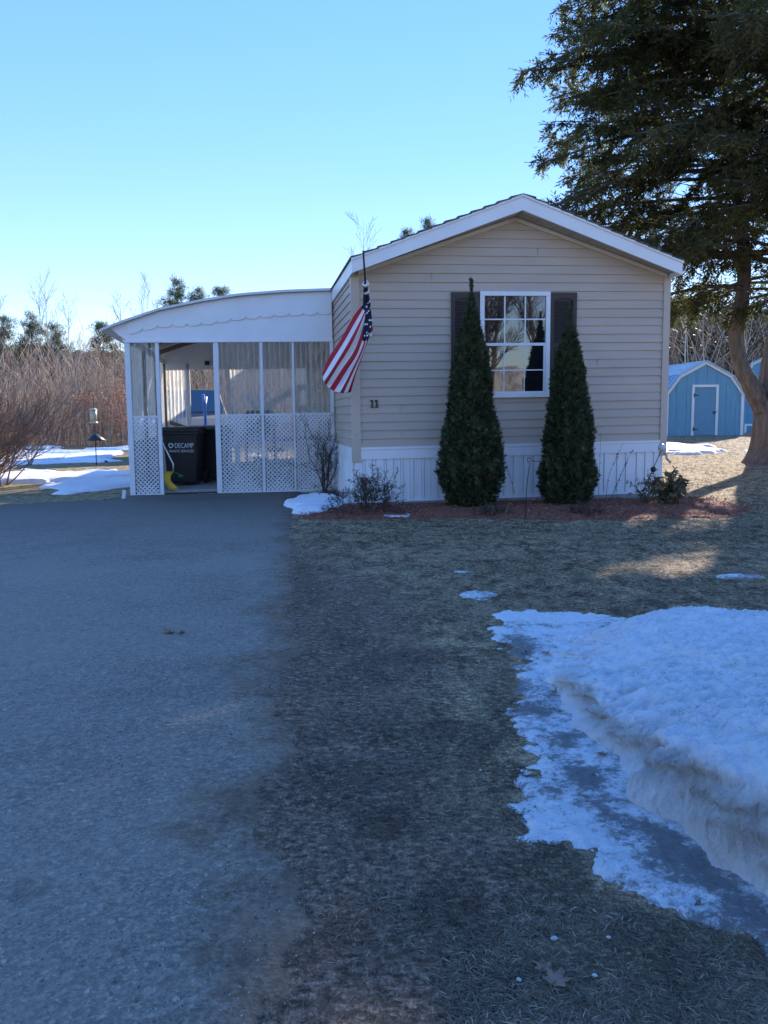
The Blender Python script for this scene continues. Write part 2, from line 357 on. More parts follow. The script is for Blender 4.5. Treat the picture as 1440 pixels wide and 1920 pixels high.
class MB:
    def __init__(s, xf=None): s.v = []; s.f = []; s.m = []; s.xf = xf
    def add(s, vs, fs, m=0):
        o = len(s.v)
        for p in vs: s.v.append(tuple(s.xf(*p)) if s.xf else tuple(p))
        for f in fs: s.f.append([i + o for i in f]); s.m.append(m)
        return s
    def box(s, x0, x1, y0, y1, z0, z1, m=0):
        x0, x1 = min(x0, x1), max(x0, x1); y0, y1 = min(y0, y1), max(y0, y1); z0, z1 = min(z0, z1), max(z0, z1)
        return s.add([(x0, y0, z0), (x1, y0, z0), (x1, y1, z0), (x0, y1, z0), (x0, y0, z1), (x1, y0, z1), (x1, y1, z1), (x0, y1, z1)],
                     [(0, 3, 2, 1), (4, 5, 6, 7), (0, 1, 5, 4), (1, 2, 6, 5), (2, 3, 7, 6), (3, 0, 4, 7)], m)
    def prism(s, prof, a0, a1, axis='y', m=0):
        """profile polygon in the plane normal to axis, extruded a0..a1"""
        n = len(prof); vs = []
        for a in (a0, a1):
            for (p, q) in prof:
                vs.append((p, a, q) if axis == 'y' else (a, p, q) if axis == 'x' else (p, q, a))
        fs = [tuple(range(n - 1, -1, -1)), tuple(range(n, 2 * n))] + [(i, (i + 1) % n, n + (i + 1) % n, n + i) for i in range(n)]
        return s.add(vs, fs, m)
    def beam(s, p, q, wx, wz, up=(0, 0, 1), m=0):
        p = Vector(p); q = Vector(q); d = (q - p).normalized(); u = Vector(up); r = d.cross(u)
        if r.length < 1e-4: r = d.cross(Vector((1, 0, 0)))
        r.normalize(); u = r.cross(d)
        vs = []
        for c in (p, q):
            for a, b in ((-1, -1), (1, -1), (1, 1), (-1, 1)): vs.append(tuple(c + r * (a * wx / 2) + u * (b * wz / 2)))
        return s.add(vs, [(0, 1, 2, 3), (7, 6, 5, 4), (0, 4, 5, 1), (1, 5, 6, 2), (2, 6, 7, 3), (3, 7, 4, 0)], m)
    def tube(s, pts, rad, n=8, m=0, cap=True):
        pts = [Vector(p) for p in pts]
        if not hasattr(rad, '__len__'): rad = [rad] * len(pts)
        vs = []; prev = None
        for i, p in enumerate(pts):
            d = (pts[min(i + 1, len(pts) - 1)] - pts[max(i - 1, 0)]).normalized()
            a = prev if prev is not None else (Vector((1, 0, 0)) if abs(d.x) < 0.8 else Vector((0, 1, 0)))
            a = (a - d * a.dot(d)).normalized(); b = d.cross(a); prev = a
            for k in range(n):
                t = 2 * math.pi * k / n; vs.append(tuple(p + (a * math.cos(t) + b * math.sin(t)) * rad[i]))
        fs = []
        for i in range(len(pts) - 1):
            for k in range(n): fs.append((i * n + k, i * n + (k + 1) % n, (i + 1) * n + (k + 1) % n, (i + 1) * n + k))
        if cap: fs += [tuple(range(n - 1, -1, -1)), tuple(range((len(pts) - 1) * n, len(pts) * n))]
        return s.add(vs, fs, m)
    def lathe(s, prof, c=(0, 0, 0), n=16, m=0):
        vs = []; fs = []
        for r, z in prof:
            for k in range(n):
                t = 2 * math.pi * k / n; vs.append((c[0] + r * math.cos(t), c[1] + r * math.sin(t), c[2] + z))
        for i in range(len(prof) - 1):
            for k in range(n): fs.append((i * n + k, i * n + (k + 1) % n, (i + 1) * n + (k + 1) % n, (i + 1) * n + k))
        fs += [tuple(range(n - 1, -1, -1)), tuple(range((len(prof) - 1) * n, len(prof) * n))]
        return s.add(vs, fs, m)
    def build(s, name, mats, parent=None, smooth=False, bevel=0):
        o = link_mesh(name, s.v, s.f, mats, parent, smooth, s.m)
        if bevel:
            b = o.modifiers.new('bevel', 'BEVEL'); b.width = bevel; b.segments = 2; b.limit_method = 'ANGLE'
        return o

# vectorised leaves: small lozenge quads
def leaves(C, D, Nn, L, W):
    """C base points, D unit direction, Nn plane normal; returns verts, faces"""
    C = np.asarray(C); D = np.asarray(D); L = np.asarray(L)[:, None] * np.ones((1, 1)); W = np.asarray(W)[:, None] * np.ones((1, 1))
    S = np.cross(D, Nn); S /= np.linalg.norm(S, axis=1)[:, None] + 1e-9
    v = np.stack([C, C + D * L * 0.45 + S * W * 0.5, C + D * L, C + D * L * 0.45 - S * W * 0.5], 1).reshape(-1, 3)
    return v, np.arange(len(v)).reshape(-1, 4)
def unit(a): return a / (np.linalg.norm(a, axis=-1, keepdims=True) + 1e-9)
def prisms(segs):
    """(n,8) array p0 p1 r0 r1 -> three sided prisms"""
    s = np.asarray(segs, float); p0 = s[:, :3]; p1 = s[:, 3:6]; r0 = s[:, 6:7]; r1 = s[:, 7:8]
    d = unit(p1 - p0); a = np.where(np.abs(d[:, 2:3]) < 0.9, np.array([[0, 0, 1.]]), np.array([[1., 0, 0]]))
    u = unit(np.cross(d, a)); w_ = np.cross(d, u); vs = []
    for P, r in ((p0, r0), (p1, r1)):
        for k in range(3):
            t = 2 * math.pi * k / 3; vs.append(P + (u * math.cos(t) + w_ * math.sin(t)) * r)
    v = np.stack(vs, 1).reshape(-1, 3); b = (np.arange(len(s)) * 6)[:, None]
    f = np.concatenate([b + np.array([[0, 1, 4, 3]]), b + np.array([[1, 2, 5, 4]]), b + np.array([[2, 0, 3, 5]])], 0)
    return v, f
def grow(segs, p, d, L, r, depth, n=5, kids=4, jit=0.18, up=0.08, spread=0.6, ratio=0.6, rr=0.55, start=0.25, minr=0.0012, ends=None):
    p = np.array(p, float); d = unit(np.array(d, float)); step = L / n
    rads = [max(minr, r * (1 - 0.75 * i / n)) for i in range(n + 1)]
    pts = [p.copy()]
    for i in range(n):
        d = unit(d + rng.normal(0, jit, 3) + np.array([0, 0, up])); q = p + d * step
        segs.append([*p, *q, rads[i], rads[i + 1]]); p = q; pts.append(q)
    if ends is not None and depth == 0: ends.append(p)
    if depth > 0:
        for k in range(kids):
            t = start + (1 - start) * (k + rng.random()) / kids
            i = min(n - 1, int(t * n)); bp = pts[i] + (pts[i + 1] - pts[i]) * (t * n - i)
            dd = unit(pts[i + 1] - pts[i]); s = unit(np.cross(dd, rng.normal(0, 1, 3)))
            grow(segs, bp, dd * (1 - spread) + s * spread, L * ratio * (1 - 0.45 * t) * rng.uniform(0.8, 1.15), rads[i] * rr, depth - 1,
                 max(2, n - 1), kids, jit, up, spread, ratio, rr, start, minr, ends)
def segs_obj(name, segs, mat, parent=None, rnd=None):
    v, f = prisms(segs)
    return link_mesh(name, v, f, mat, parent, True, rnd=None if rnd is None else np.repeat(rnd, 6))

# ------------------------------------------------------------------ house frame
PSI = math.radians(8.7); EX = np.array([math.cos(PSI), math.sin(PSI), 0]); EY = np.array([-math.sin(PSI), math.cos(PSI), 0])
HO = np.array([-0.311, 11.80, 0.0]); SH = 0.010
def H(u, v, z=0): p = HO + EX * u + EY * v; return (p[0], p[1], z + SH * u)
def hplane(px, py, v):
    d = ray(px, py); t = ((HO - CC) @ EY + v) / (d @ EY); p = CC + t * d - HO
    u = p @ EX; return (u, v, p[2] - SH * u)
def Hv(p): return Vector(H(*p))

# ================================================================== GROUND
DRV = [(0.1, -3), (-0.02, -1), (-0.2, 1.2), (-0.2, 1.67), (-0.16, 2.0), (-0.18, 2.22), (-0.34, 2.46), (-0.31, 2.7), (-0.27, 3.1), (-0.34, 3.5), (-0.43, 3.84), (-0.45, 4.3),
       (-0.46, 4.7), (-0.6, 5.5), (-0.64, 6.22), (-0.80, 7.6), (-0.95, 9.4), (-1.12, 11.2), (-1.30, 12.6), (-1.32, 14.35),
       H(-3.55, 2.6)[:2], (-4.4, 13.1), (-5.7, 12.5), (-9, 12.0), (-9, -3)]
BED = [(-1.05, 14.3), (-1.02, 10.4), (-0.4, 10.25), (1.0, 10.35), (2.2, 10.0), (3.3, 10.0), (4.1, 10.2), (4.75, 10.9), (4.9, 12.4), (4.2, 12.9), (-0.4, 12.2), (-0.6, 14.3)]
BANK = [(0.86, 4.85), (0.72, 4.2), (0.70, 3.52), (0.76, 3.1), (0.80, 2.9), (0.80, 2.66), (0.88, 2.44), (0.94, 2.2), (1.02, 1.95), (1.16, 1.6), (1.5, 1.2), (2.2, 1.0), (3.4, 1.3), (4.2, 2.6), (4.0, 4.1), (3.0, 4.75), (2.0, 4.8)]
ICE = [(0.78, 5.45), (0.60, 5.1), (0.62, 4.3), (0.57, 3.75), (0.53, 3.3), (0.47, 2.95), (0.42, 2.6), (0.44, 2.42), (0.52, 2.3), (0.50, 2.12), (0.56, 2.02), (0.72, 1.98), (0.85, 1.88), (1.05, 1.7), (2, 1.5), (2, 5), (1.2, 5.3)]
xs = np.concatenate([[-400, -200, -120, -80, -60, -45, -35, -28, -22, -18, -15, -12.5], np.arange(-10, 10, 0.09), [10.5, 12, 14, 17, 20, 25, 32, 40, 55, 75, 110, 180, 400]])
ys = np.concatenate([[-300, -150, -80, -50, -30, -20, -12, -7, -4, -2], np.arange(-0.9, 16, 0.09), np.arange(16.3, 40, 0.6), [44, 50, 60, 75, 100, 150, 250, 600]])
X, Y = np.meshgrid(xs, ys)
Zg = terrain(X, Y) + 0.012 * fbm(X * 2.2, Y * 2.2, 4, 3) * (np.hypot(X, Y) < 30)
sdd = poly_sd(X, Y, DRV)
Zg = Zg - 0.02 * (sdd > 0.35)
soil = 0.55 * np.exp(-np.clip(-sdd, 0, 9) / 0.45) + 0.28 * fbm(X * 0.6, Y * 0.45, 4, 21) - 0.05
soil += 0.42 * np.exp(-((X + 0.05) / 0.55) ** 2 - ((Y - 3.6) / 2.4) ** 2) + 0.3 * np.exp(-((X + 0.25) / 0.45) ** 2 - ((Y - 6) / 1.6) ** 2) + 0.18 * (Y < 2.4)
soil = soil * sst(10.5, 7, Y)
green = 0.5 * sst(-4.5, -6, X) * sst(12, 14, Y) + 0.15 * sst(7, 12, Y)
ny, nx = X.shape; idx = np.arange(nx * ny).reshape(ny, nx)
def gridfaces(idx): return np.stack([idx[:-1, :-1], idx[:-1, 1:], idx[1:, 1:], idx[1:, :-1]], -1).reshape(-1, 4)
g = link_mesh('lawn', np.stack([X, Y, Zg], -1).reshape(-1, 3), gridfaces(idx), lawn_m, None, True, attrs={'soil': soil.ravel(), 'green': green.ravel()})
props(g, 'flat lawn of dead winter grass and bare soil', None, kind='structure')
def height_sheet(name, x0, x1, y0, y1, st, fn, mat, label, attrs=None, cut=-0.03):
    a = np.arange(x0, x1, st); b = np.arange(y0, y1, st); XX, YY = np.meshgrid(a, b)
    Z, keep, at = fn(XX, YY)
    idx = np.arange(XX.size).reshape(XX.shape); f = gridfaces(idx); k = keep.ravel()
    f = f[k[f].all(1)]; used = np.unique(f); mp = -np.ones(XX.size, int); mp[used] = np.arange(len(used))
    P = (Z if Z.ndim == 3 else np.stack([XX, YY, Z], -1)).reshape(-1, 3)[used]
    o = link_mesh(name, P, mp[f], mat, None, True, attrs={q: np.asarray(r).ravel()[used] for q, r in at.items()})
    return props(o, label, None, kind='structure')
def drv_fn(x, y):
    s = poly_sd(x, y, DRV) + 0.06 * fbm(x * 3, y * 3, 5, 41) * sst(12, 8, y) + 0.09 * fbm(x * 9, y * 9, 5, 42) * sst(12, 8, y)
    z = -0.022 + 0.033 * sst(-0.06, 0.14, s) + 0.004 * fbm(x * 1.5, y * 1.5, 3, 44) + 0.006 * fbm(x * 25, y * 25, 3, 45) * sst(0.3, 0.0, s)
    return z, s > -0.10, {'edge': np.clip(s, 0, 2) * 1.0}
height_sheet('driveway', -9, 0.6, -3, 14.45, 0.035, drv_fn, asphalt_m, 'grey asphalt driveway with a ragged edge')
def bed_fn(x, y):
    s = poly_sd(x, y, BED) + 0.10 * fbm(x * 2.5, y * 2.5, 4, 51)
    z = -0.03 + 0.05 * sst(-0.05, 0.08, s) + 0.03 * sst(0, 0.9, s) + 0.014 * fbm(x * 9, y * 9, 3, 52)
    return z, s > -0.08, {}
height_sheet('mulch_bed', -1.4, 5.1, 9.8, 14.2, 0.04, bed_fn, mulch_m, 'bed of red bark mulch along the house')

def bank_top(x, y):
    h = 0.125 + 0.125 * sst(0.75, 1.5, x) + 0.175 * sst(3.2, 2.3, y) - 0.03 * sst(3.6, 4.8, y)
    return h + 0.065 * fbm(x * 1.9, y * 1.9, 4, 61) + 0.020 * fbm(x * 6, y * 6, 4, 62)
def bank_fn(x, y):
    f0 = lambda a, b: poly_sd(a, b, BANK) + 0.07 * fbm(a * 3.0, b * 3.0, 2, 63)
    s = f0(x, y) + 0.045 * fbm(x * 9, y * 9, 4, 64); e = 0.04
    gx = (f0(x + e, y) - f0(x - e, y)) / (2 * e); gy = (f0(x, y + e) - f0(x, y - e)) / (2 * e); gl = np.hypot(gx, gy) + 1e-6
    wd = 0.17 + 0.04 * sst(2.6, 3.4, y) + 0.5 * sst(3.6, 4.4, y)
    t = np.clip(s / wd, 0, 1); top = bank_top(x, y) * (0.84 + 0.16 * sst(-0.02, 0.45, s))
    z = top * (1 - (1 - t) ** 2.2) - 0.02
    lip = sst(0.35, 0.95, z / top) * np.exp(-np.clip(s - wd, 0, 9) / 0.07) * sst(3.9, 3.0, y) * (0.06 + 0.06 * fbm(x * 3.2, y * 3.2, 3, 66))
    rough = 0.016 * (1 - 2 * np.abs(fbm(x * 5 + 0.8 * fbm(x * 3, y * 3, 2, 64), y * 9, 4, 65))) + 0.016 * fbm(x * 45, y * 45, 3, 67)
    z += rough * sst(0, 0.1, s)
    pit = 0.075 * fbm(x * 11 + y * 5, z * 22 + y * 6, 4, 68) * sst(0.98, 0.7, z / top) * sst(0.0, 0.03, s)
    P = np.stack([x - gx / gl * (lip - pit), y - gy / gl * (lip - pit), z], -1)
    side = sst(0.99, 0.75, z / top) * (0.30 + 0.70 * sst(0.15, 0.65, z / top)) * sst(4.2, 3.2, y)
    return P, s > -0.03, {'side': side}
height_sheet('snow_bank', 0.4, 4.0, 1.4, 5.1, 0.012, bank_fn, snow_m, 'bank of old crusted snow with a dirty undercut edge')
def ice_fn(x, y):
    s = poly_sd(x, y, ICE) + 0.11 * fbm(x * 4, y * 4, 5, 71) + 0.10 * fbm(x * 13, y * 13, 4, 72)
    z = -0.016 + 0.028 * sst(-0.04, 0.10, s) + 0.010 * fbm(x * 12, y * 12, 4, 73) + 0.006 * fbm(x * 40, y * 40, 3, 74)
    b = poly_sd(x, y, BANK)
    trough = np.exp(-((b + 0.10 + 0.06 * fbm(x * 5, y * 5, 3, 76)) / 0.075) ** 2)
    return z, (s > -0.05) & (b < 0.15), {'ice': -0.095 + 0.19 * trough * (0.7 + 0.9 * fbm(x * 6, y * 6, 3, 77)) - 0.10 * sst(4.2, 5, y)}
height_sheet('ice_sheet', 0.2, 2.2, 1.3, 5.7, 0.014, ice_fn, ice_m, 'thin refrozen sheet of ice and snow beside the bank')

# small lawn snow patches, snow by the shrub, yard snow
def patch(name, cx, cy, rx, ry, seed, label, h=0.02, st=0.03, mat=None, rough=0.35, fr=2.0):
    def fn(x, y):
        q = 1 - np.hypot((x - cx) / rx, (y - cy) / ry) + rough * fbm((x - cx) * fr + seed, (y - cy) * fr, 5, seed)
        z = terrain(x, y) - 0.03 + (0.03 + h) * sst(-0.02, 0.25, q) + 0.25 * h * fbm(x * 3, y * 3, 3, seed + 5)
        return z, q > -0.08, {'ice': 0 * q - 0.05}
    return height_sheet(name, cx - rx * 1.5, cx + rx * 1.5, cy - ry * 1.5, cy + ry * 1.5, st, fn, mat or farsnow_m, label)
patch('snow_patch', 0.66, 5.85, 0.13, 0.17, 3, 'small thin snow remnant on the lawn', 0.008, 0.012, ice_m, 0.6, 9)
patch('snow_patch', 0.62, 6.75, 0.10, 0.05, 4, 'tiny snow remnant farther up the lawn', 0.006, 0.012, ice_m, 0.6, 9)
patch('snow_patch', 2.75, 6.45, 0.22, 0.10, 8, 'small snow remnant at the right edge of the lawn', 0.01, 0.015, ice_m, 0.5, 7)
patch('snow_patch', -0.95, 12.1, 0.42, 1.15, 5, 'snow patch between driveway corner and bare shrub', 0.09, 0.03, farsnow_m, 0.4, 3)
patch('snow_patch', 0.18, 10.55, 0.30, 0.22, 6, 'thin grey snow strip in front of brown shrub', 0.03, 0.02, ice_m, 0.5, 5)
patch('snow_patch', -7.4, 24.5, 1.0, 1.2, 15, 'hump', 0.1, 0.06) if False else None
patch('yard_snow', -14.5, 28.0, 7.5, 6.8, 11, 'sunlit old snow over the back yard', 0.10, 0.12, farsnow_m, 1.2, 0.6)
patch('yard_snow', -7.2, 18.3, 2.1, 1.35, 12, 'sunlit snow patch left of the carport', 0.09, 0.05, farsnow_m, 0.8, 1.3)
patch('yard_snow', -5.3, 16.3, 1.0, 1.9, 13, 'shaded snow patch against the carport side', 0.06, 0.05, farsnow_m, 0.5, 1.4)
patch('yard_snow', -5.0, 21.6, 0.9, 1.6, 14, 'snow patch behind the carport', 0.07, 0.08, farsnow_m, 0.3, 0.6)
patch('yard_snow', 7.9, 24.2, 1.9, 2.1, 16, 'sunlit snow remnant in front of the blue shed', 0.07, 0.05, farsnow_m, 0.7, 1.5)

# grass blades, litter, mulch chips
def scatter_blades(name, n, label, ymax, mat, Lr, Wr, ymin=1.1, tilt=0.13, keepf=None, xw=0.62, stuff=True, p=1.0):
    u = rng.random(n); y = ymin * (ymax / ymin) ** u if p == 1 else ymin + (ymax - ymin) * u
    x = (rng.random(n) * 2 - 1) * (xw * y + 0.35)
    k = keepf(x, y); x, y = x[k], y[k]; n = len(x)
    sc = 0.75 + 0.20 * np.minimum(y, 10)
    L = rng.uniform(*Lr, n); W = rng.uniform(*Wr, n) * sc
    a = rng.random(n) * 2 * np.pi; el = np.abs(rng.normal(0, tilt, n))
    D = np.stack([np.cos(a) * np.cos(el), np.sin(a) * np.cos(el), np.sin(el)], -1)
    bend = unit(D + np.stack([rng.normal(0, 0.2, n), rng.normal(0, 0.2, n), -0.1 - el], -1))
    S = np.stack([-np.sin(a), np.cos(a), rng.normal(0, 0.5, n)], -1); S = unit(S)
    z = terrain(x, y) + 0.012 * fbm(x * 2.2, y * 2.2, 4, 3) + 0.003
    C = np.stack([x, y, z], -1); A = C + D * L[:, None] * 0.55; B = A + bend * L[:, None] * 0.45
    h = S * W[:, None] * 0.5
    v = np.stack([C - h, C + h, A + h * 0.9, A - h * 0.9, B + h * 0.2, B - h * 0.2], 1).reshape(-1, 3)
    b = (np.arange(n) * 6)[:, None]
    f = np.concatenate([b + np.array([[0, 1, 2, 3]]), b + np.array([[3, 2, 4, 5]])], 0)
    # tone follows soil patches of the lawn
    rn = np.clip(rng.beta(1.4, 3.0, n) * 0.95 + 0.45 * fbm(x * 1.3, y * 1.3, 4, 90) + 0.35 * fbm(x * 5, y * 5, 3, 91) + 0.03 * np.minimum(y, 5), 0, 1)
    o = link_mesh(name, v, f, mat, None, False, rnd=np.repeat(rn, 6))
    props(o, label, 'grass', kind='stuff'); return o
def soil_at(x, y):
    s = poly_sd(x, y, DRV)
    r = 0.55 * np.exp(-np.clip(-s, 0, 9) / 0.45) + 0.28 * fbm(x * 0.6, y * 0.45, 4, 21) - 0.05
    r += 0.42 * np.exp(-((x + 0.05) / 0.55) ** 2 - ((y - 3.6) / 2.4) ** 2) + 0.3 * np.exp(-((x + 0.25) / 0.45) ** 2 - ((y - 6) / 1.6) ** 2) + 0.18 * (y < 2.4)
    return r
def grasskeep(x, y):
    s = poly_sd(x, y, DRV); b = poly_sd(x, y, BANK); i = poly_sd(x, y, ICE); m = poly_sd(x, y, BED)
    k = (s < -0.02 + 0.34 * rng.random(len(x)) ** 3) & (b < 0.02) & (m < 0.05)
    k &= (i < 0.03) | (rng.random(len(x)) < 0.03)
    dens = np.clip(1.05 - 1.0 * soil_at(x, y) + 1.3 * fbm(x * 3.5, y * 3.5, 4, 92), 0.10, 1)
    return k & (rng.random(len(x)) < dens)
scatter_blades('dead_grass', 430000, 'matted dead grass blades covering the lawn', 12.0, straw_m, (0.012, 0.036), (0.0013, 0.0026), keepf=grasskeep)
def farkeep(x, y):
    return (poly_sd(x, y, DRV) < -0.05) & (poly_sd(x, y, BED) < -0.05) & (x > -0.9) & ~((x > -1) & (x < 4.6) & (y > 11.7)) & (rng.random(len(x)) < np.clip(0.75 + 0.9 * fbm(x * 0.9, y * 0.9, 4, 96), 0.05, 1))
scatter_blades('dead_grass_tufts', 90000, 'dead grass tufts over the far lawn by the hemlock', 32.0, straw_m, (0.05, 0.12), (0.002, 0.0035), ymin=8.0, tilt=0.35, keepf=farkeep, p=0)
def debriskeep(x, y):
    b = poly_sd(x, y, BANK); s = poly_sd(x, y, DRV)
    return (b < 0) & (s < 0.05) & (rng.random(len(x)) < 0.5 + 0.5 * (fbm(x * 3, y * 3, 3, 94) > 0.1))
n = 34000; y = 1.0 * (9 / 1.0) ** rng.random(n); x = (rng.random(n) * 2 - 1) * (0.55 * y + 0.3); sdv = poly_sd(x, y, DRV)
k = (sdv > -0.25) & (poly_sd(x, y, ICE) < 0) & ((sdv > 0.05) | (rng.random(n) < 0.35)) & (rng.random(n) < np.clip(0.35 + 1.2 * fbm(x * 1.5, y * 1.5, 4, 97) + 0.5 * np.exp(-np.abs(sdv) / 0.3), 0.05, 1))
x, y = x[k], y[k]; n = len(x); a = rng.random(n) * 6.283; r0 = (0.0010 + 0.0032 * rng.random(n) ** 2.5) * (0.8 + 0.12 * y)
z = np.where(sdv[k] > 0.1, 0.012, 0.004)
V = np.stack([np.stack([x + np.cos(a + q) * r0 * (0.7 + 0.3 * (q > 3)), y + np.sin(a + q) * r0, z - 0.001], -1) for q in (0, 1.57, 3.14, 4.71)] + [np.stack([x, y, z + r0 * 0.9], -1)], 1).reshape(-1, 3)
b = (np.arange(n) * 5)[:, None]; f = np.concatenate([b + np.array([[i, (i + 1) % 4, 4]]) for i in range(4)], 0)
props(link_mesh('grit', V, f, leafmat('grit_stone', [(0, (0.06, 0.055, 0.05)), (0.7, (0.20, 0.185, 0.165)), (1, (0.50, 0.47, 0.42))], 0, 0.8), None, rnd=np.repeat(rng.random(n) ** 1.5, 5)), 'loose pale grit scattered over the driveway and its edge', 'grit', kind='stuff')
# needles and bits lying on top of the bank
n = 30000; x = rng.uniform(0.75, 3.3, n); y = rng.uniform(1.8, 4.6, n); k = (poly_sd(x, y, BANK) > 0.22) & (fbm(x * 2.5, y * 2.5, 3, 95) + rng.normal(0, 0.35, n) > 0.15)
x, y = x[k], y[k]; n = len(x); a = rng.random(n) * 6.283
s_ = poly_sd(x, y, BANK) + 0.07 * fbm(x * 3.0, y * 3.0, 2, 63) + 0.045 * fbm(x * 9, y * 9, 4, 64)
C = np.stack([x, y, bank_top(x, y) * (0.84 + 0.16 * sst(-0.02, 0.45, s_)) - 0.02 + 0.016 * (1 - 2 * np.abs(fbm(x * 5 + 0.8 * fbm(x * 3, y * 3, 2, 64), y * 9, 4, 65))) + 0.016 * fbm(x * 45, y * 45, 3, 67) + 0.012], -1); D = np.stack([np.cos(a), np.sin(a), rng.normal(0, 0.15, n)], -1)
v, f = leaves(C, unit(D), np.tile([0, 0, 1.], (n, 1)), rng.uniform(0.005, 0.026, n), rng.uniform(0.0013, 0.0026, n))
props(link_mesh('needle_litter', v, f, darktwig_m, None), 'dark conifer needles and twig bits strewn on the snow bank', 'litter', kind='stuff')
n = 9000; x = rng.uniform(-1.1, 5.0, n); y = rng.uniform(9.9, 12.6, n); sb = poly_sd(x, y, BED); k = sb > -0.08 - 0.15 * rng.random(n) ** 4
x, y, sb = x[k], y[k], sb[k]; n = len(x); a = rng.random(n) * 6.283; el = rng.normal(0.1, 0.35, n)
C = np.stack([x, y, 0.025 + 0.03 * sst(0, 0.9, sb)], -1); D = np.stack([np.cos(a) * np.cos(el), np.sin(a) * np.cos(el), np.sin(el)], -1)
v, f = leaves(C, D, unit(rng.normal(0, 0.4, (n, 3)) + [0, 0, 1]), rng.uniform(0.02, 0.06, n), rng.uniform(0.008, 0.018, n))
props(link_mesh('mulch_chips', v, f, chip_m, None, rnd=np.repeat(rng.random(n), 4)), 'loose reddish bark chips on the planting bed', 'mulch', kind='stuff')

# ================================================================== HOUSE
U0, U1, UC = -0.09, 4.45, 2.17
WS, WE, WP = 0.815, 3.17, 3.925      # skirt top, eave top, gable peak
VL = 15.0
SL = (WP - WE) / (UC - U0)
house = thing('mobile_home', 'tan single wide mobile home with white skirting and gabled front', 'house', H(UC, 0, 0))
def gl(w_):
    return (U0, U1) if w_ <= WE else (U0 + (w_ - WE) / SL, U1 - (w_ - WE) / ((WP - WE) / (U1 - UC)))
mb = MB(H); CH = 0.1178
nC = int((WP - WS) / CH) + 1
for i in range(nC):
    a = WS + i * CH; b_ = min(a + CH, WP - 0.005)
    (a0, a1), (c0, c1) = gl(a), gl(b_)
    if a1 - a0 < 0.05: break
    # dense columns so that the boards look slightly wavy
    nx_ = 18; pv = []
    seam = {1: 0.55, 4: 0.55, 9: 3.4, 19: 1.0, 22: 2.5}.get(i % 27, None)
    for j in range(nx_ + 1):
        t = j / nx_; ub = a0 + (a1 - a0) * t; ut = c0 + (c1 - c0) * t
        j1 = 0.0025 * math.sin(ub * 2.3 + i * 1.7) + rng.normal(0, 0.0008)
        dz = 0.002 * math.sin(ub * 1.1 + i * 0.9)
        pv.append([(ub, -0.003, a + dz), (ub, -0.019 + j1, a + dz), (ub, -0.0175 + j1, a + dz + 0.010), (ut, -0.003 + j1 * 0.5, b_ + dz)])
    for j in range(nx_):
        p, q = pv[j], pv[j + 1]
        for k2 in range(3): mb.add([p[k2], q[k2], q[k2 + 1], p[k2 + 1]], [(0, 1, 2, 3)])
    if seam: mb.box(seam, seam + 0.004, -0.0215, -0.004, a + 0.006, b_ - 0.004)
mb.prism([(U0, 0.79), (U1, 0.79), (U1, WE), (UC, WP), (U0, WE)], 0.0, 0.10, 'y')
fw = mb.build('front_wall', siding_m, house)
# side walls and back
def side_wall(name, u, sgn, vlen):
    m = MB(H)
    for i in range(int((WE - WS) / CH) + 1):
        a = WS + i * CH; b_ = min(a + CH, WE)
        o1, o2 = u + sgn * 0.019, u + sgn * 0.003
        for j in range(6):
            v0, v1 = 0.02 + (vlen - .02) * j / 6, 0.02 + (vlen - .02) * (j + 1) / 6
            m.add([(o2, v0, a), (o2, v1, a), (o1, v1, a), (o1, v0, a)], [(0, 1, 2, 3)])
            m.add([(o1, v0, a), (o1, v1, a), (o2, v1, b_), (o2, v0, b_)], [(0, 1, 2, 3)])
    m.box(u, u - sgn * 0.1, 0.1, vlen, 0.1, WE)
    return m.build(name, siding_m, house)
side_wall('side_wall', U0, -1, VL); side_wall('side_wall', U1, 1, VL)
MB(H).prism([(U0, 0.1), (U1, 0.1), (U1, WE), (UC, WP), (U0, WE)], VL - 0.1, VL, 'y').build('back_wall', siding_m, house)
# corner posts
m = MB(H); m.box(U0 - 0.028, 0.0, -0.034, 0.0, 0.615, 3.12).box(U0 - 0.028, U0, 0.0, 0.09, 0.615, 3.12); m.build('corner_trim', trim_m, house, bevel=0.004)
m = MB(H); m.box(4.375, U1 + 0.028, -0.034, 0.0, 0.60, 3.15).box(U1, U1 + 0.028, 0.0, 0.09, 0.60, 3.15); m.build('corner_trim', trim_m, house, bevel=0.004)
# frieze boards under the soffit
m = MB(H)
for (ua, ub) in ((U0 + 0.08, UC), (U1 - 0.03, UC)):
    fz = lambda u: WE + (u - U0) * SL if ub > ua else WE + (U1 - u) * (WP - WE) / (U1 - UC)
    z0, z1 = fz(ua), fz(ub)
    m.add([(ua, -0.045, z0 - 0.05), (ub, -0.045, z1 - 0.05), (ub, -0.045, z1 + 0.0), (ua, -0.045, z0 + 0.0),
           (ua, -0.001, z0 - 0.05), (ub, -0.001, z1 - 0.05), (ub, -0.001, z1), (ua, -0.001, z0)],
          [(0, 1, 2, 3), (4, 7, 6, 5), (0, 4, 5, 1), (3, 2, 6, 7), (1, 5, 6, 2), (0, 3, 7, 4)])
m.build('frieze_trim', cream_m, house)
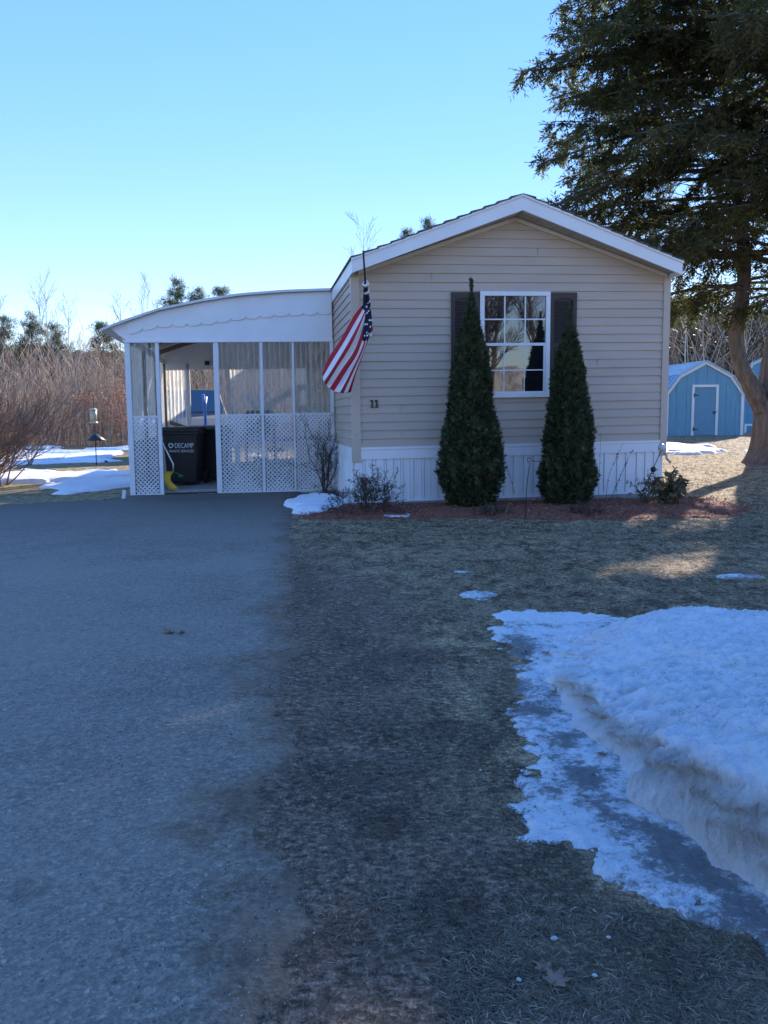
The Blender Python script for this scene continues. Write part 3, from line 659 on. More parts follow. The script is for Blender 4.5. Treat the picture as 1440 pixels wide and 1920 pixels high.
# roof: slabs with shingle courses, rake fascia, soffit
OV = 0.36; RL, RR = -0.135, 4.475; RZ, RPk = 3.30, 4.15
def rz(u): return RZ + (u - RL) / (UC - RL) * (RPk - RZ) if u < UC else RZ + (RR - u) / (RR - UC) * (RPk - RZ)
roof = MB(H)
for s in (0, 1):
    e = RL - 0.02 if s == 0 else RR + 0.02
    n_ = 13
    for i in range(n_):
        ua = e + (UC - e) * i / n_; ub = e + (UC - e) * (i + 1.08) / n_ if i < n_ - 1 else UC
        za = RZ + (RPk - RZ) * (ua - (RL if s == 0 else RR)) / (UC - (RL if s == 0 else RR)); zb = RZ + (RPk - RZ) * (ub - (RL if s == 0 else RR)) / (UC - (RL if s == 0 else RR))
        for (va, vb) in ((-OV - 0.03 + 0.012 * rng.random(), VL + 0.1),):
            m_ = [(ua, va, za + 0.003), (ub, va, zb - 0.008 if i < n_ - 1 else zb), (ub, va, zb + 0.006), (ua, va, za + 0.030)]
            m2_ = [(a, vb, c) for a, b, c in m_]
            roof.add(m_ + m2_, [(0, 1, 2, 3), (7, 6, 5, 4), (0, 4, 5, 1), (1, 5, 6, 2), (2, 6, 7, 3), (3, 7, 4, 0)])
roofo = roof.build('roof', shingle_m, house)
fa = MB(H); FH = 0.185
for s in (0, 1):
    e, c = (RL, UC) if s == 0 else (RR, UC)
    fa.add([(e, -OV, RZ - FH), (c, -OV, RPk - FH - 0.02), (c, -OV, RPk), (e, -OV, RZ), (e, -OV + 0.03, RZ - FH), (c, -OV + 0.03, RPk - FH - 0.02), (c, -OV + 0.03, RPk), (e, -OV + 0.03, RZ)],
           [(0, 1, 2, 3), (7, 6, 5, 4), (0, 4, 5, 1), (3, 2, 6, 7), (0, 3, 7, 4)])
fa.build('rake_fascia', white_m, house)
de = MB(H)
for s in (0, 1):
    e, c = (RL - 0.01, UC) if s == 0 else (RR + 0.01, UC)
    de.add([(e, -OV - 0.018, RZ - 0.030), (c, -OV - 0.018, RPk - 0.030), (c, -OV - 0.018, RPk + 0.001), (e, -OV - 0.018, RZ + 0.001), (e, -OV - 0.001, RZ - 0.030), (c, -OV - 0.001, RPk - 0.030), (c, -OV - 0.001, RPk + 0.001), (e, -OV - 0.001, RZ + 0.001)],
           [(0, 1, 2, 3), (7, 6, 5, 4), (0, 4, 5, 1), (3, 2, 6, 7), (0, 3, 7, 4)])
de.build('drip_edge', white_m, house)
ms = MB(H)
for u, sg in ((RL, 1), (RR, -1)): ms.box(u, u + sg * 0.03, -OV + 0.031, VL + 0.05, RZ - FH, RZ - 0.004)
ms.build('eave_fascia', white_m, house)
sf = MB(H); pw = 0.27
for s in (0, 1):
    e, c = (RL + 0.03, UC) if s == 0 else (RR - 0.03, UC); n_ = 9
    for i in range(n_):
        ua = e + (c - e) * i / n_; ub = e + (c - e) * (i + 0.965) / n_
        za = WE + 0.008 + (WP - WE) * (ua - e) / (c - e); zb = WE + 0.008 + (WP - WE) * (ub - e) / (c - e)
        sf.add([(ua, -OV + 0.031, za), (ub, -OV + 0.031, zb), (ub, 0.0, zb), (ua, 0.0, za), (ua, -OV + 0.031, za + 0.01), (ub, -OV + 0.031, zb + 0.01), (ub, 0.0, zb + 0.01), (ua, 0.0, za + 0.01)],
               [(0, 3, 2, 1), (4, 5, 6, 7), (0, 1, 5, 4), (1, 2, 6, 5), (2, 3, 7, 6), (3, 0, 4, 7)])
    sf.add([(e, -OV + 0.03, WE + 0.022), (c, -OV + 0.03, WP + 0.022), (c, 0, WP + 0.022), (e, 0, WE + 0.022)], [(0, 1, 2, 3)])
sf.build('soffit', soffit_m, house)
# skirting
sk = MB(H); ub = 0.012
def skirt_ribs(mbx, a0, a1, f):
    u = a0; k = 0
    pat = [0.10, 0.035, 0.10, 0.05, 0.115, 0.035, 0.095]
    while u < a1:
        w_ = pat[k % len(pat)]; e = min(a1, u + w_)
        d = -0.016 if k % 2 == 0 else -0.004
        f(u, e, d); u = e; k += 1
skirt_ribs(sk, -0.08, 4.42, lambda a, b, d: sk.box(a + 0.003, b - 0.003, d, 0.012, 0.085, 0.66))
sk.box(-0.085, 4.43, -0.018, 0.02, 0.055, 0.085); sk.box(-0.085, 4.43, 0.0125, 0.05, 0.04, 0.81)
sk.box(-0.002, 4.374, -0.030, 0.02, 0.655, 0.815).box(-0.002, 4.374, -0.042, -0.0305, 0.790, 0.822)
skirt_ribs(sk, 0.095, 12, lambda a, b, d: sk.box(-0.09 + d, -0.07, a, b, 0.04, 0.66))
sk.box(-0.118, -0.07, 0.095, 12, 0.655, 0.815)
sk.box(4.43, 4.445, 0.02, 14, 0.04, 0.8)
sk.build('skirting', white_m, house)
MB(H).box(-0.12, 4.46, -0.05, 0.04, -0.05, 0.052).box(-0.13, -0.10, 0.04, 12, -0.05, 0.035).build('foundation_sill', concrete_m, house)
# window
WU0, WU1, WZ0, WZ1 = 1.672, 2.682, 1.470, 2.928
win = MB(H)
fwid = 0.062
for a, b_, c, d in ((WU0, WU1, WZ1 - fwid, WZ1), (WU0, WU1, WZ0, WZ0 + fwid), (WU0, WU0 + fwid, WZ0 + fwid, WZ1 - fwid), (WU1 - fwid, WU1, WZ0 + fwid, WZ1 - fwid)):
    win.box(a, b_, -0.060, -0.018, c, d)
for a, b_, c, d in ((WU0 + 0.0625, WU1 - 0.0625, 2.185, 2.225), (WU0 + 0.0625, WU0 + 0.0825, WZ0 + 0.0625, 2.185), (WU1 - 0.09, WU1 - 0.0625, WZ0 + 0.0625, 2.185), (WU0 + 0.0825, WU1 - 0.09, WZ0 + 0.0625, WZ0 + 0.085)):
    win.box(a, b_, -0.050, -0.020, c, d)
wino = win.build('window', white_m, house, bevel=0.004)
MB(H).box(WU0 + 0.05, WU1 - 0.05, -0.030, -0.0195, 2.20, WZ1 - 0.05).build('pane', glass_m, wino)
MB(H).box(WU0 + 0.07, WU1 - 0.07, -0.036, -0.0195, WZ0 + 0.07, 2.19).build('pane', glass_m, wino)
mu = MB(H)
ua, ub_ = WU0 + fwid, WU1 - fwid
for t in (1 / 3, 2 / 3):
    u = ua + (ub_ - ua) * t; mu.box(u - 0.009, u + 0.009, -0.036, -0.0302, 2.225, WZ1 - fwid); mu.box(u - 0.007 - .008, u + 0.007 - .008, -0.040, -0.0362, WZ0 + .085, 2.185)
mu.box(ua, ub_, -0.0352, -0.0303, 2.54, 2.558); mu.box(ua + .02, ub_ - .02, -0.0394, -0.0363, 1.842, 1.858)
mu.build('muntins', white_m, wino)
# shutters with louvres
for (a, b_) in ((1.268, 1.668), (2.686, 3.072)):
    s = MB(H); z0, z1 = 1.475, 2.915; fr = 0.055
    s.box(a, b_, -0.026, -0.018, z0, z1)
    for q in ((a, a + fr, z0, z1), (b_ - fr, b_, z0, z1), (a + fr, b_ - fr, z0, z0 + 0.08), (a + fr, b_ - fr, z1 - 0.075, z1), (a + fr, b_ - fr, 2.16, 2.22)):
        s.box(q[0], q[1], -0.048, -0.0261, q[2], q[3])
    zz = z0 + 0.09
    while zz < z1 - 0.12:
        if not 2.13 < zz < 2.22:
            s.add([(a + fr, -0.027, zz + 0.024), (b_ - fr, -0.027, zz + 0.024), (b_ - fr, -0.044, zz), (a + fr, -0.044, zz)], [(0, 1, 2, 3)])
            s.add([(a + fr, -0.044, zz), (b_ - fr, -0.044, zz), (b_ - fr, -0.027, zz - 0.002), (a + fr, -0.027, zz - 0.002)], [(0, 1, 2, 3)])
        zz += 0.032
    pts = []                                       # arched head
    mid = (a + b_) / 2; wd_ = (b_ - a) / 2 - fr
    for j in range(11):
        t = math.pi * j / 10; pts.append((mid + wd_ * math.cos(t), z1 - 0.125 + 0.045 * math.sin(t)))
    s.prism([(a + fr, z1 - 0.074)] + [(p, q) for p, q in reversed(pts)] + [(b_ - fr, z1 - 0.074)], -0.047, -0.0262, 'y')
    s.build('shutter', shutter_m, house)
# house number 11
hn = MB(H)
for u in (0.150, 0.213):
    hn.box(u, u + 0.022, -0.034, -0.022, 1.375, 1.47).box(u - 0.016, u, -0.034, -0.022, 1.445, 1.468).box(u - 0.012, u + 0.034, -0.033, -0.022, 1.362, 1.3745)
hn.build('house_number', blackmetal_m, house)
# side window of house inside the carport, and side door
sw = MB(H); sw.box(U0 - 0.05, U0 - 0.02, 5.0, 5.9, 1.75, 2.55); swo = sw.build('side_window', white_m, house)
MB(H).box(U0 - 0.056, U0 - 0.0505, 5.06, 5.84, 1.81, 2.49).build('pane', glass_m, swo)
# downspout foot by the right corner
MB(H).tube([(4.455, -0.055, 0.64), (4.47, -0.07, 0.55), (4.50, -0.13, 0.50)], 0.018, 8).build('downspout_foot', trim_m, house)

# ================================================================== CARPORT
CV = 2.6; CB = 8.4; CL, CR = -3.46, -0.125
cp = thing('carport', 'white carport with curved roof, clear corrugated panels and lattice', 'carport', H(-1.7, CV, 0))
ctl = [(-3.80, 2.665), (-3.45, 2.80), (-2.88, 2.99), (-2.2, 3.13), (-1.61, 3.22), (-0.9, 3.275), (-0.14, 3.305)]
def ctop(u):
    return float(np.interp(u, [c[0] for c in ctl], [c[1] for c in ctl]))
us = np.linspace(-3.80, -0.14, 25)
r = MB(H)
for i in range(24):
    a, b_ = us[i], us[i + 1]; za, zb = ctop(a), ctop(b_)
    r.add([(a, CV - 0.12, za), (b_, CV - 0.12, zb), (b_, CV - 0.12, zb + 0.022), (a, CV - 0.12, za + 0.022), (a, CB + 0.1, za), (b_, CB + 0.1, zb), (b_, CB + 0.1, zb + 0.022), (a, CB + 0.1, za + 0.022)],
          [(0, 1, 2, 3), (7, 6, 5, 4), (0, 4, 5, 1), (2, 6, 7, 3)] + ([(3, 7, 4, 0)] if i == 0 else []) + ([(1, 5, 6, 2)] if i == 23 else []))
r.build('roof', galv_m, cp)
HB = 2.515
fs = MB(H)      # fascia panel following the curve, straight lower edge
fu = np.linspace(-3.66, -0.13, 30)
for i in range(29):
    a, b_ = fu[i], fu[i + 1]; la, lb = [max(HB, HB + 0.22 - (x + 3.66) * 1.1) if x < -3.46 else HB for x in (a, b_)]
    la, lb = min(la, ctop(a) - 0.01), min(lb, ctop(b_) - 0.01)
    fs.add([(a, CV - 0.03, la), (b_, CV - 0.03, lb), (b_, CV - 0.03, ctop(b_) - 0.003), (a, CV - 0.03, ctop(a) - 0.003), (a, CV - 0.01, la), (b_, CV - 0.01, lb), (b_, CV - 0.01, ctop(b_) - 0.003), (a, CV - 0.01, ctop(a) - 0.003)],
           [(0, 1, 2, 3), (7, 6, 5, 4), (0, 4, 5, 1), (3, 2, 6, 7)] + ([(0, 3, 7, 4)] if i == 0 else []) + ([(1, 5, 6, 2)] if i == 28 else []))
fs.build('fascia', white_m, cp)
va = MB(H)      # scalloped valance strip
sc = np.linspace(-3.40, -0.14, 15)
for i in range(14):
    a, b_ = sc[i], sc[i + 1]; pr = []
    zb = lambda u: ctop(u) - 0.34 + 0.05 * sst(-2.0, -3.4, u) * 3.2
    n_ = 8; low = []
    for j in range(n_ + 1):
        t = j / n_; u = a + (b_ - a) * t
        low.append((u, float(zb(u)) - 0.045 * (math.sin(math.pi * t) ** 0.35 if 0 < t < 1 else 0)))
    top_ = [(u, ctop(u) - 0.02) for u, _ in reversed(low)]
    va.prism(low + top_, CV - 0.052, CV - 0.031, 'y')
va.build('valance', white_m, cp)
hd = MB(H); hd.box(CL, CR, CV - 0.045, CV + 0.03, HB - 0.035, HB - 0.001); hd.build('header', white_m, cp); MB(H).box(CL, CR, CB - 0.03, CB + 0.03, HB - 0.15, HB + 0.6).build('rear_header', white_m, cp)
gt = MB(H)
for i in range(24):
    a, b_ = us[i], us[i + 1]; za, zb = ctop(a), ctop(b_)
    gt.add([(a, CV - 0.14, za - 0.012), (b_, CV - 0.14, zb - 0.012), (b_, CV - 0.14, zb + 0.026), (a, CV - 0.14, za + 0.026), (a, CV - 0.1215, za - 0.012), (b_, CV - 0.1215, zb - 0.012), (b_, CV - 0.1215, zb + 0.026), (a, CV - 0.1215, za + 0.026)],
           [(0, 1, 2, 3), (7, 6, 5, 4), (0, 4, 5, 1), (3, 2, 6, 7)])
gt.build('roof_edge', galv_m, cp)
for k, v in enumerate(np.arange(CV + 0.7, CB, 0.95)):
    rb = MB(H)
    for i in range(0, 24):
        a, b_ = us[i], us[i + 1]
        if a < -3.5: continue
        rb.beam((a, v, ctop(a) - 0.045), (b_, v, ctop(b_) - 0.045), 0.05, 0.13)
    rb.build('rafter', wood_m if k % 2 else galv_m, cp)
MB(H).box(CL - 0.03, CL + 0.05, CV + 0.04, CB, 2.50, 2.62).build('side_beam', rail_m, cp)
# posts on the front line
for u, wd_ in ((CL, 0.085), (-2.985, 0.06), (-2.07, 0.085), (-1.325, 0.05), (-0.80, 0.035), (-0.175, 0.06)):
    MB(H).box(u, u + wd_, CV - 0.028, CV + 0.045, 0.0, HB - 0.036).build('post', rail_m, cp, bevel=0.004)
for u, v in ((CL, CB - 0.03), (CL, 4.6), (CL, 6.5), (-2.93, CB - 0.03), (-0.2, CB - 0.03), (-2.03, CB - 0.03)):
    MB(H).box(u, u + 0.08, v, v + 0.09, 0.0, 2.5).build('post', wood_m if u == CL else rail_m, cp)
def corr(name, a0, a1, z0, z1, fixed, axis='u', pitch=0.085, amp=0.013, wav=0.0):
    n_ = int((a1 - a0) / pitch * 6); v = []; nz = 14; rib = []
    for j in range(nz + 1):
        z = z0 + (z1 - z0) * j / nz
        for i in range(n_ + 1):
            a = a0 + (a1 - a0) * i / n_
            d = amp * math.sin(a / pitch * 2 * math.pi) + wav * math.sin(z * 2.1 + a * 3) * math.sin(a * 5.3)
            v.append(H(a, fixed + d, z) if axis == 'u' else H(fixed + d, a, z)); rib.append(max(0.0, math.sin(a / pitch * 2 * math.pi)) ** 1.5)
    f = [(j * (n_ + 1) + i, j * (n_ + 1) + i + 1, (j + 1) * (n_ + 1) + i + 1, (j + 1) * (n_ + 1) + i) for j in range(nz) for i in range(n_)]
    return link_mesh(name, v, f, plastic_m, cp, True, attrs={'rib': rib})
corr('corrugated_panel', CL + 0.086, -2.986, 1.30, HB - 0.04, CV + 0.01)
for a, b_ in ((-1.984, -1.326), (-1.274, -0.801), (-0.764, -0.176)):
    corr('corrugated_panel', a, b_, 0.03, HB - 0.04, CV - 0.012, wav=0.004)
corr('corrugated_panel', CL + 0.09, -2.932, 0.9, 2.36, CB + 0.0)
corr('corrugated_panel', -1.95, -0.21, 1.0, 2.36, CB + 0.0)
corr('corrugated_panel', CV + 0.1, 4.58, 0.9, 2.5, CL + 0.02, 'v')
corr('corrugated_panel', 4.7, 6.48, 0.9, 2.5, CL + 0.02, 'v')
corr('corrugated_panel', 6.6, CB - 0.05, 0.9, 2.5, CL + 0.02, 'v')
def lattice(a0, a1, z0, z1, fixed, axis='u', sp=0.0500, wd_=0.0275):
    m = MB(H); P = (lambda a, d, z: (a, fixed + d, z)) if axis == 'u' else (lambda a, d, z: (fixed + d, a, z))
    for s, (d0, d1) in ((1, (0.0, 0.005)), (-1, (0.0055, 0.0105))):
        L_ = (a1 - a0) + (z1 - z0); st = sp * math.sqrt(2); hw = wd_ * math.sqrt(2) / 2
        c = -(z1 - z0) if s == 1 else 0
        while c < L_ - (0 if s == -1 else (z1 - z0)) + 0.02:
            # line a = a0 + c + t*s..., clip against the rectangle
            if s == 1:     # a - a0 = c + (z - z0)
                zz0 = max(z0, z0 - c); zz1 = min(z1, z0 + (a1 - a0) - c); fa_ = lambda z: a0 + c + (z - z0)
            else:          # a - a0 = c - (z - z0)
                zz0 = max(z0, z0 + c - (a1 - a0)); zz1 = min(z1, z0 + c); fa_ = lambda z: a0 + c - (z - z0)
            if zz1 - zz0 > 0.01:
                A0, A1 = fa_(zz0), fa_(zz1)
                cl = lambda a: min(a1, max(a0, a))
                q = [P(cl(A0 - hw), d0, zz0), P(cl(A0 + hw), d0, zz0), P(cl(A1 + hw), d0, zz1), P(cl(A1 - hw), d0, zz1),
                     P(cl(A0 - hw), d1, zz0), P(cl(A0 + hw), d1, zz0), P(cl(A1 + hw), d1, zz1), P(cl(A1 - hw), d1, zz1)]
                m.add(q, [(0, 1, 2, 3), (7, 6, 5, 4), (0, 4, 5, 1), (1, 5, 6, 2), (2, 6, 7, 3), (3, 7, 4, 0)])
            c += st
    m.box(a0, a1, fixed - 0.006, fixed + 0.016, z1, z1 + 0.022) if axis == 'u' else m.box(fixed - 0.006, fixed + 0.016, a0, a1, z1, z1 + 0.022)
    m.box(a0, a1, fixed - 0.006, fixed + 0.016, z0 - 0.03, z0) if axis == 'u' else m.box(fixed - 0.006, fixed + 0.016, a0, a1, z0 - 0.03, z0)
    return m.build('lattice_panel', rail_m, cp)
lattice(CL + 0.086, -2.986, 0.035, 1.295, CV - 0.016)
for a, b_ in ((-1.984, -1.326), (-1.274, -0.801), (-0.764, -0.176)): lattice(a, b_, 0.035, 1.295, CV - 0.044)
lattice(CL + 0.09, -2.932, 0.1, 0.88, CB); lattice(CV + 0.1, 4.58, 0.1, 0.88, CL + 0.02, 'v'); lattice(4.7, 6.48, 0.1, 0.88, CL + 0.02, 'v'); lattice(6.6, CB - 0.05, 0.1, 0.88, CL + 0.02, 'v')
MB(H).box(CL + 0.01, -0.14, CV + 0.16, 7.3, -0.05, 0.085).build('floor_slab', concrete_m, cp)
MB(H).box(CL, -0.14, CV - 0.05, CV + 0.075, -0.03, 0.022).build('sill', rail_m, cp)
MB(H).box(-2.92, -2.07, CV + 0.08, CV + 0.158, -0.03, 0.045).build('threshold', black_m, cp)
MB(H).beam((CL + 0.14, CB - 0.08, 1.18), (-2.90, CB - 0.08, 1.02), 0.03, 0.09).build('brace', wood_m, cp)
MB(H).box(-2.5, -2.40, CB - 0.12, CB - 0.06, 2.46, 2.55).build('ceiling_lamp', blackmetal_m, cp)

# porch steps with white handrail inside the carport
st = thing('porch_steps', 'white railed porch steps against the house side behind the plastic panels', 'steps', H(-0.7, 5.0, 0))
for i in range(4):
    MB(H).box(-1.75 + 0.28 * i, -1.75 + 0.28 * (i + 1) + 0.02, 4.6, 5.8, 0.09 + 0.19 * i + 0.14, 0.09 + 0.19 * i + 0.18).build('tread', wood_m, st)
MB(H).box(-0.62, -0.13, 4.5, 5.9, 0.82, 0.87).build('landing', wood_m, st)
MB(H).beam((-1.85, 4.55, 1.05), (-0.62, 4.55, 1.80), 0.05, 0.13).build('handrail', rail_m, st)
MB(H).beam((-0.62, 4.55, 1.42), (-0.14, 4.55, 1.42), 0.05, 0.12).build('rail', rail_m, st)
MB(H).beam((-0.62, 4.55, 1.80), (-0.14, 4.55, 1.80), 0.05, 0.10).build('rail', rail_m, st)
for u, z in ((-1.80, 1.08), (-0.66, 1.84)): MB(H).box(u, u + 0.08, 4.51, 4.59, 0.085, z).build('post', rail_m, st)
# dark grill standing by the steps
gr = thing('grill', 'dark cart with a flat lid seen dimly through the plastic panels', 'grill', H(-1.35, 3.75, 0.085))
MB(H).box(-1.62, -1.05, 3.55, 3.95, 0.95, 1.14).build('body', black_m, gr, bevel=0.02)
MB(H).prism([(-1.62, 1.145), (-1.05, 1.145), (-1.05, 1.30), (-1.12, 1.38), (-1.55, 1.38), (-1.62, 1.30)], 3.56, 3.94, 'y').build('lid', black_m, gr)
for u in (-1.60, -1.10):
    for v in (3.58, 3.90): MB(H).box(u, u + 0.04, v, v + 0.04, 0.085, 0.95).build('leg', blackmetal_m, gr)
MB(H).box(-1.02, -0.80, 3.58, 3.92, 1.12, 1.145).build('side_shelf', palegrey_m, gr)

# ================================================================== BINS
def copy_tree(o, parent=None):
    c = o.copy(); col.objects.link(c); c.parent = parent
    for ch in list(o.children): copy_tree(ch, c)
    return c
def text_mesh(body, size, ext=0.001):
    cu = bpy.data.curves.new('txt', 'FONT'); cu.body = body; cu.size = size; cu.extrude = ext; cu.resolution_u = 2; cu.space_character = 1.05
    o = bpy.data.objects.new('txt', cu); col.objects.link(o); bpy.context.view_layer.update()
    me = bpy.data.meshes.new_from_object(o.evaluated_get(bpy.context.evaluated_depsgraph_get()))
    vs = [tuple(v.co) for v in me.vertices]; fs = [tuple(p.vertices) for p in me.polygons]
    bpy.data.objects.remove(o); bpy.data.curves.remove(cu); bpy.data.meshes.remove(me)
    return vs, fs
binx = thing('trash_bin', 'black wheeled trash bin with white waste company lettering, nearest the doorway', 'trash bin', (0, 0, 0), 'black wheeled bins in the carport')
def taper(x0, x1, y0, y1, z0, z1, ins):
    return [(x0 + ins, y0 + ins, z0), (x1 - ins, y0 + ins, z0), (x1 - ins, y1 - ins, z0), (x0 + ins, y1 - ins, z0), (x0, y0, z1), (x1, y0, z1), (x1, y1, z1), (x0, y1, z1)]
BXF = [(0, 3, 2, 1), (4, 5, 6, 7), (0, 1, 5, 4), (1, 2, 6, 5), (2, 3, 7, 6), (3, 0, 4, 7)]
MB().add(taper(-0.31, 0.31, -0.36, 0.36, 0.04, 0.93, 0.055), BXF).build('body', black_m, binx, bevel=0.03)
MB().box(-0.335, 0.335, -0.385, 0.37, 0.90, 0.945).build('rim', black_m, binx, bevel=0.01)
MB().prism([(-0.40, 0.947), (0.40, 0.947), (0.40, 0.985), (0.1, 1.035), (-0.2, 1.03), (-0.40, 0.985)], -0.34, 0.34, 'x').build('lid', black_m, binx, bevel=0.008)
MB().tube([(-0.25, 0.37, 0.93), (-0.25, 0.46, 0.95), (0.25, 0.46, 0.95), (0.25, 0.37, 0.93)], 0.018, 8).build('handle', black_m, binx)
for s in (-1, 1):
    MB().tube([(s * 0.335, 0.30, 0.12), (s * 0.275, 0.30, 0.12)], 0.12, 18).build('wheel', rubber_m, binx)
bin2 = copy_tree(binx); bin2['label'] = 'black wheeled trash bin standing behind the lettered bin'
# lettering on the first bin
pr = MB()
vs, fsx = text_mesh('DECAMP', 0.125)
wv = max(v[0] for v in vs); lx = -0.10
fx_ = lambda v, x0, z0, sx=1.0: (x0 + v[0] * sx, -0.362 + 0.0 + 0.055 * (1 - (z0 + v[1] - 0.04) / 0.89) - v[2] - 0.003, z0 + v[1])
pr.add([fx_(v, lx, 0.665, 0.33 / wv) for v in vs], fsx)
vs, fsx = text_mesh('WASTE SERVICES', 0.062); wv = max(v[0] for v in vs)
pr.add([fx_(v, -0.20, 0.59, 0.43 / wv) for v in vs], fsx)
for k in range(3):        # recycling arrows
    a0 = math.radians(90 + 120 * k); c = (-0.165, 0.71); R_ = 0.045; arc = []
    for j in range(7):
        t = a0 - math.radians(8 + 80 * j / 6); arc.append((c[0] + math.cos(t) * R_, c[1] + math.sin(t) * R_))
    for j in range(6, -1, -1):
        t = a0 - math.radians(8 + 80 * j / 6); arc.append((c[0] + math.cos(t) * (R_ - 0.018), c[1] + math.sin(t) * (R_ - 0.018)))
    for j in range(6): 
        q = [arc[j], arc[j + 1], arc[12 - j], arc[13 - j]]
        pr.add([fx_((x, z - c[1], 0.001), 0, c[1]) for x, z in q], [(0, 1, 2, 3)])
    t = a0 - math.radians(88); t2 = a0 - math.radians(118)
    tri = [(c[0] + math.cos(t) * (R_ + 0.012), c[1] + math.sin(t) * (R_ + 0.012)), (c[0] + math.cos(t) * (R_ - 0.030), c[1] + math.sin(t) * (R_ - 0.030)), (c[0] + math.cos(t2) * (R_ - 0.009), c[1] + math.sin(t2) * (R_ - 0.009))]
    pr.add([fx_((x, z - c[1], 0.001), 0, c[1]) for x, z in tri], [(0, 1, 2)])
pr.build('lettering', text_m, binx)
b1 = H(-2.68, 4.0, 0.085); binx.location = b1; binx.rotation_euler = (0, 0, PSI - math.radians(8)); binx.scale = (1.0, 1.0, 1.0)
b2 = H(-2.28, 4.75, 0.085); bin2.location = b2; bin2.rotation_euler = (0, 0, PSI - math.radians(14))

# snow shovel
sp0 = ad(318, 925, 14.15)
sh = thing('snow_shovel', 'yellow snow shovel with bent silver handle leaning beside the bins', 'shovel', sp0)
def P_(px, py, y): return tuple(ad(px, py, y))
m = MB(); ns = 9; A = []
for i in range(ns):
    t = i / (ns - 1)
    # concave blade: left edge and right edge curve to the left
    yy = 884 + t * 36; bow = 9 * math.sin(math.pi * min(1, t * 1.05)) 
    xl = 309 + 8 * t * t - bow * 0.45 + 2; xr = 326 + 8 * t * t - bow * 0.9
    dy = 14.28 - 0.16 * t - 0.05 * math.sin(math.pi * t)
    A.append([P_(xl + (xr - xl) * j / 6, yy + (1.2 if j % 2 else 0) - (5 * t * j / 6), dy + 0.01 * (j % 2) - 0.03 * math.sin(math.pi * j / 6)) for j in range(7)])
V = [p for r_ in A for p in r_]; Fq = [(i * 7 + j, i * 7 + j + 1, (i + 1) * 7 + j + 1, (i + 1) * 7 + j) for i in range(ns - 1) for j in range(6)]
o = link_mesh('blade', V, Fq, yellow_m, sh, True); s_ = o.modifiers.new('thick', 'SOLIDIFY'); s_.thickness = 0.012
MB().tube([P_(306, 829, 14.35), P_(307, 835, 14.35), P_(325, 870, 14.3), P_(324.5, 885, 14.28)], 0.015, 8).build('handle', alu_m, sh, True)
MB().tube([P_(302, 829, 14.36), P_(310, 830, 14.36)], 0.022, 8).build('grip', black_m, sh)
MB().beam(P_(317, 922, 14.12), P_(333, 914, 14.12), 0.01, 0.045).build('wear_strip', alu_m, sh)
gs = thing('garden_scoop', 'green plastic scoop lying behind the yellow shovel', 'scoop', ad(330, 893, 14.55))
m = MB(); V = []
for i in range(7):
    for j in range(9):
        t = math.pi * j / 8; V.append(P_(327 - 10 * math.cos(t) + i * 1.2, 894 - 9 * math.sin(t) + i * 0.5, 14.50 + i * 0.05))
link_mesh('scoop_body', V, [(i * 9 + j, i * 9 + j + 1, (i + 1) * 9 + j + 1, (i + 1) * 9 + j) for i in range(6) for j in range(8)], green_m, gs, True).modifiers.new('t', 'SOLIDIFY').thickness = 0.01
MB().tube([P_(335, 894, 14.5), P_(344, 891.5, 14.5)], [0.016, 0.01], 8).build('handle', green_m, gs)

# ================================================================== FLAG
pb = hplane(691, 622, -0.03); pt = hplane(681, 471, -1.15)
PB, PT = Hv(pb), Hv(pt)
fl = thing('flag', 'American flag drooping from a dark pole at the front left corner of the house', 'flag', PB)
MB().tube([PB, PB.lerp(PT, 0.5), PT], [0.016, 0.015, 0.011], 8).build('pole', blackmetal_m, fl, True)
m = MB(H); m.tube([(pb[0], -0.02, pb[2] - 0.01), (pb[0] - 0.002, -0.10, pb[2] + 0.01)], 0.036, 12); m.box(pb[0] - 0.045, pb[0] + 0.045, -0.035, -0.02, pb[2] - 0.06, pb[2] + 0.05); m.build('bracket', white_m, fl)
# wrapped part
wr = []
for i in range(9):
    t = i / 8; wr.append(tuple(PB.lerp(PT, 0.64 - 0.30 * t) ))
MB().tube(wr, [0.016, 0.034, 0.028, 0.038, 0.036, 0.044, 0.046, 0.052, 0.05], 8).build('wrapped_cloth', navy_m, fl, True)
for t in (0.62, 0.53, 0.41):
    c = PB.lerp(PT, t); d = (PT - PB).normalized()
    MB().tube([c - d * 0.012 + Vector((0.012, -0.0, 0)), c + d * 0.014], 0.044, 8).build('tie', flagw_m, fl)
def bez(pts, t):
    pts = np.array(pts, float); n_ = len(pts) - 1; x = t * n_; i = min(int(x), n_ - 1); f = x - i
    p0 = pts[max(i - 1, 0)]; p1 = pts[i]; p2 = pts[i + 1]; p3 = pts[min(i + 2, n_)]
    return 0.5 * ((2 * p1) + (-p0 + p2) * f + (2 * p0 - 5 * p1 + 4 * p2 - p3) * f * f + (-p0 + 3 * p1 - 3 * p2 + p3) * f ** 3)
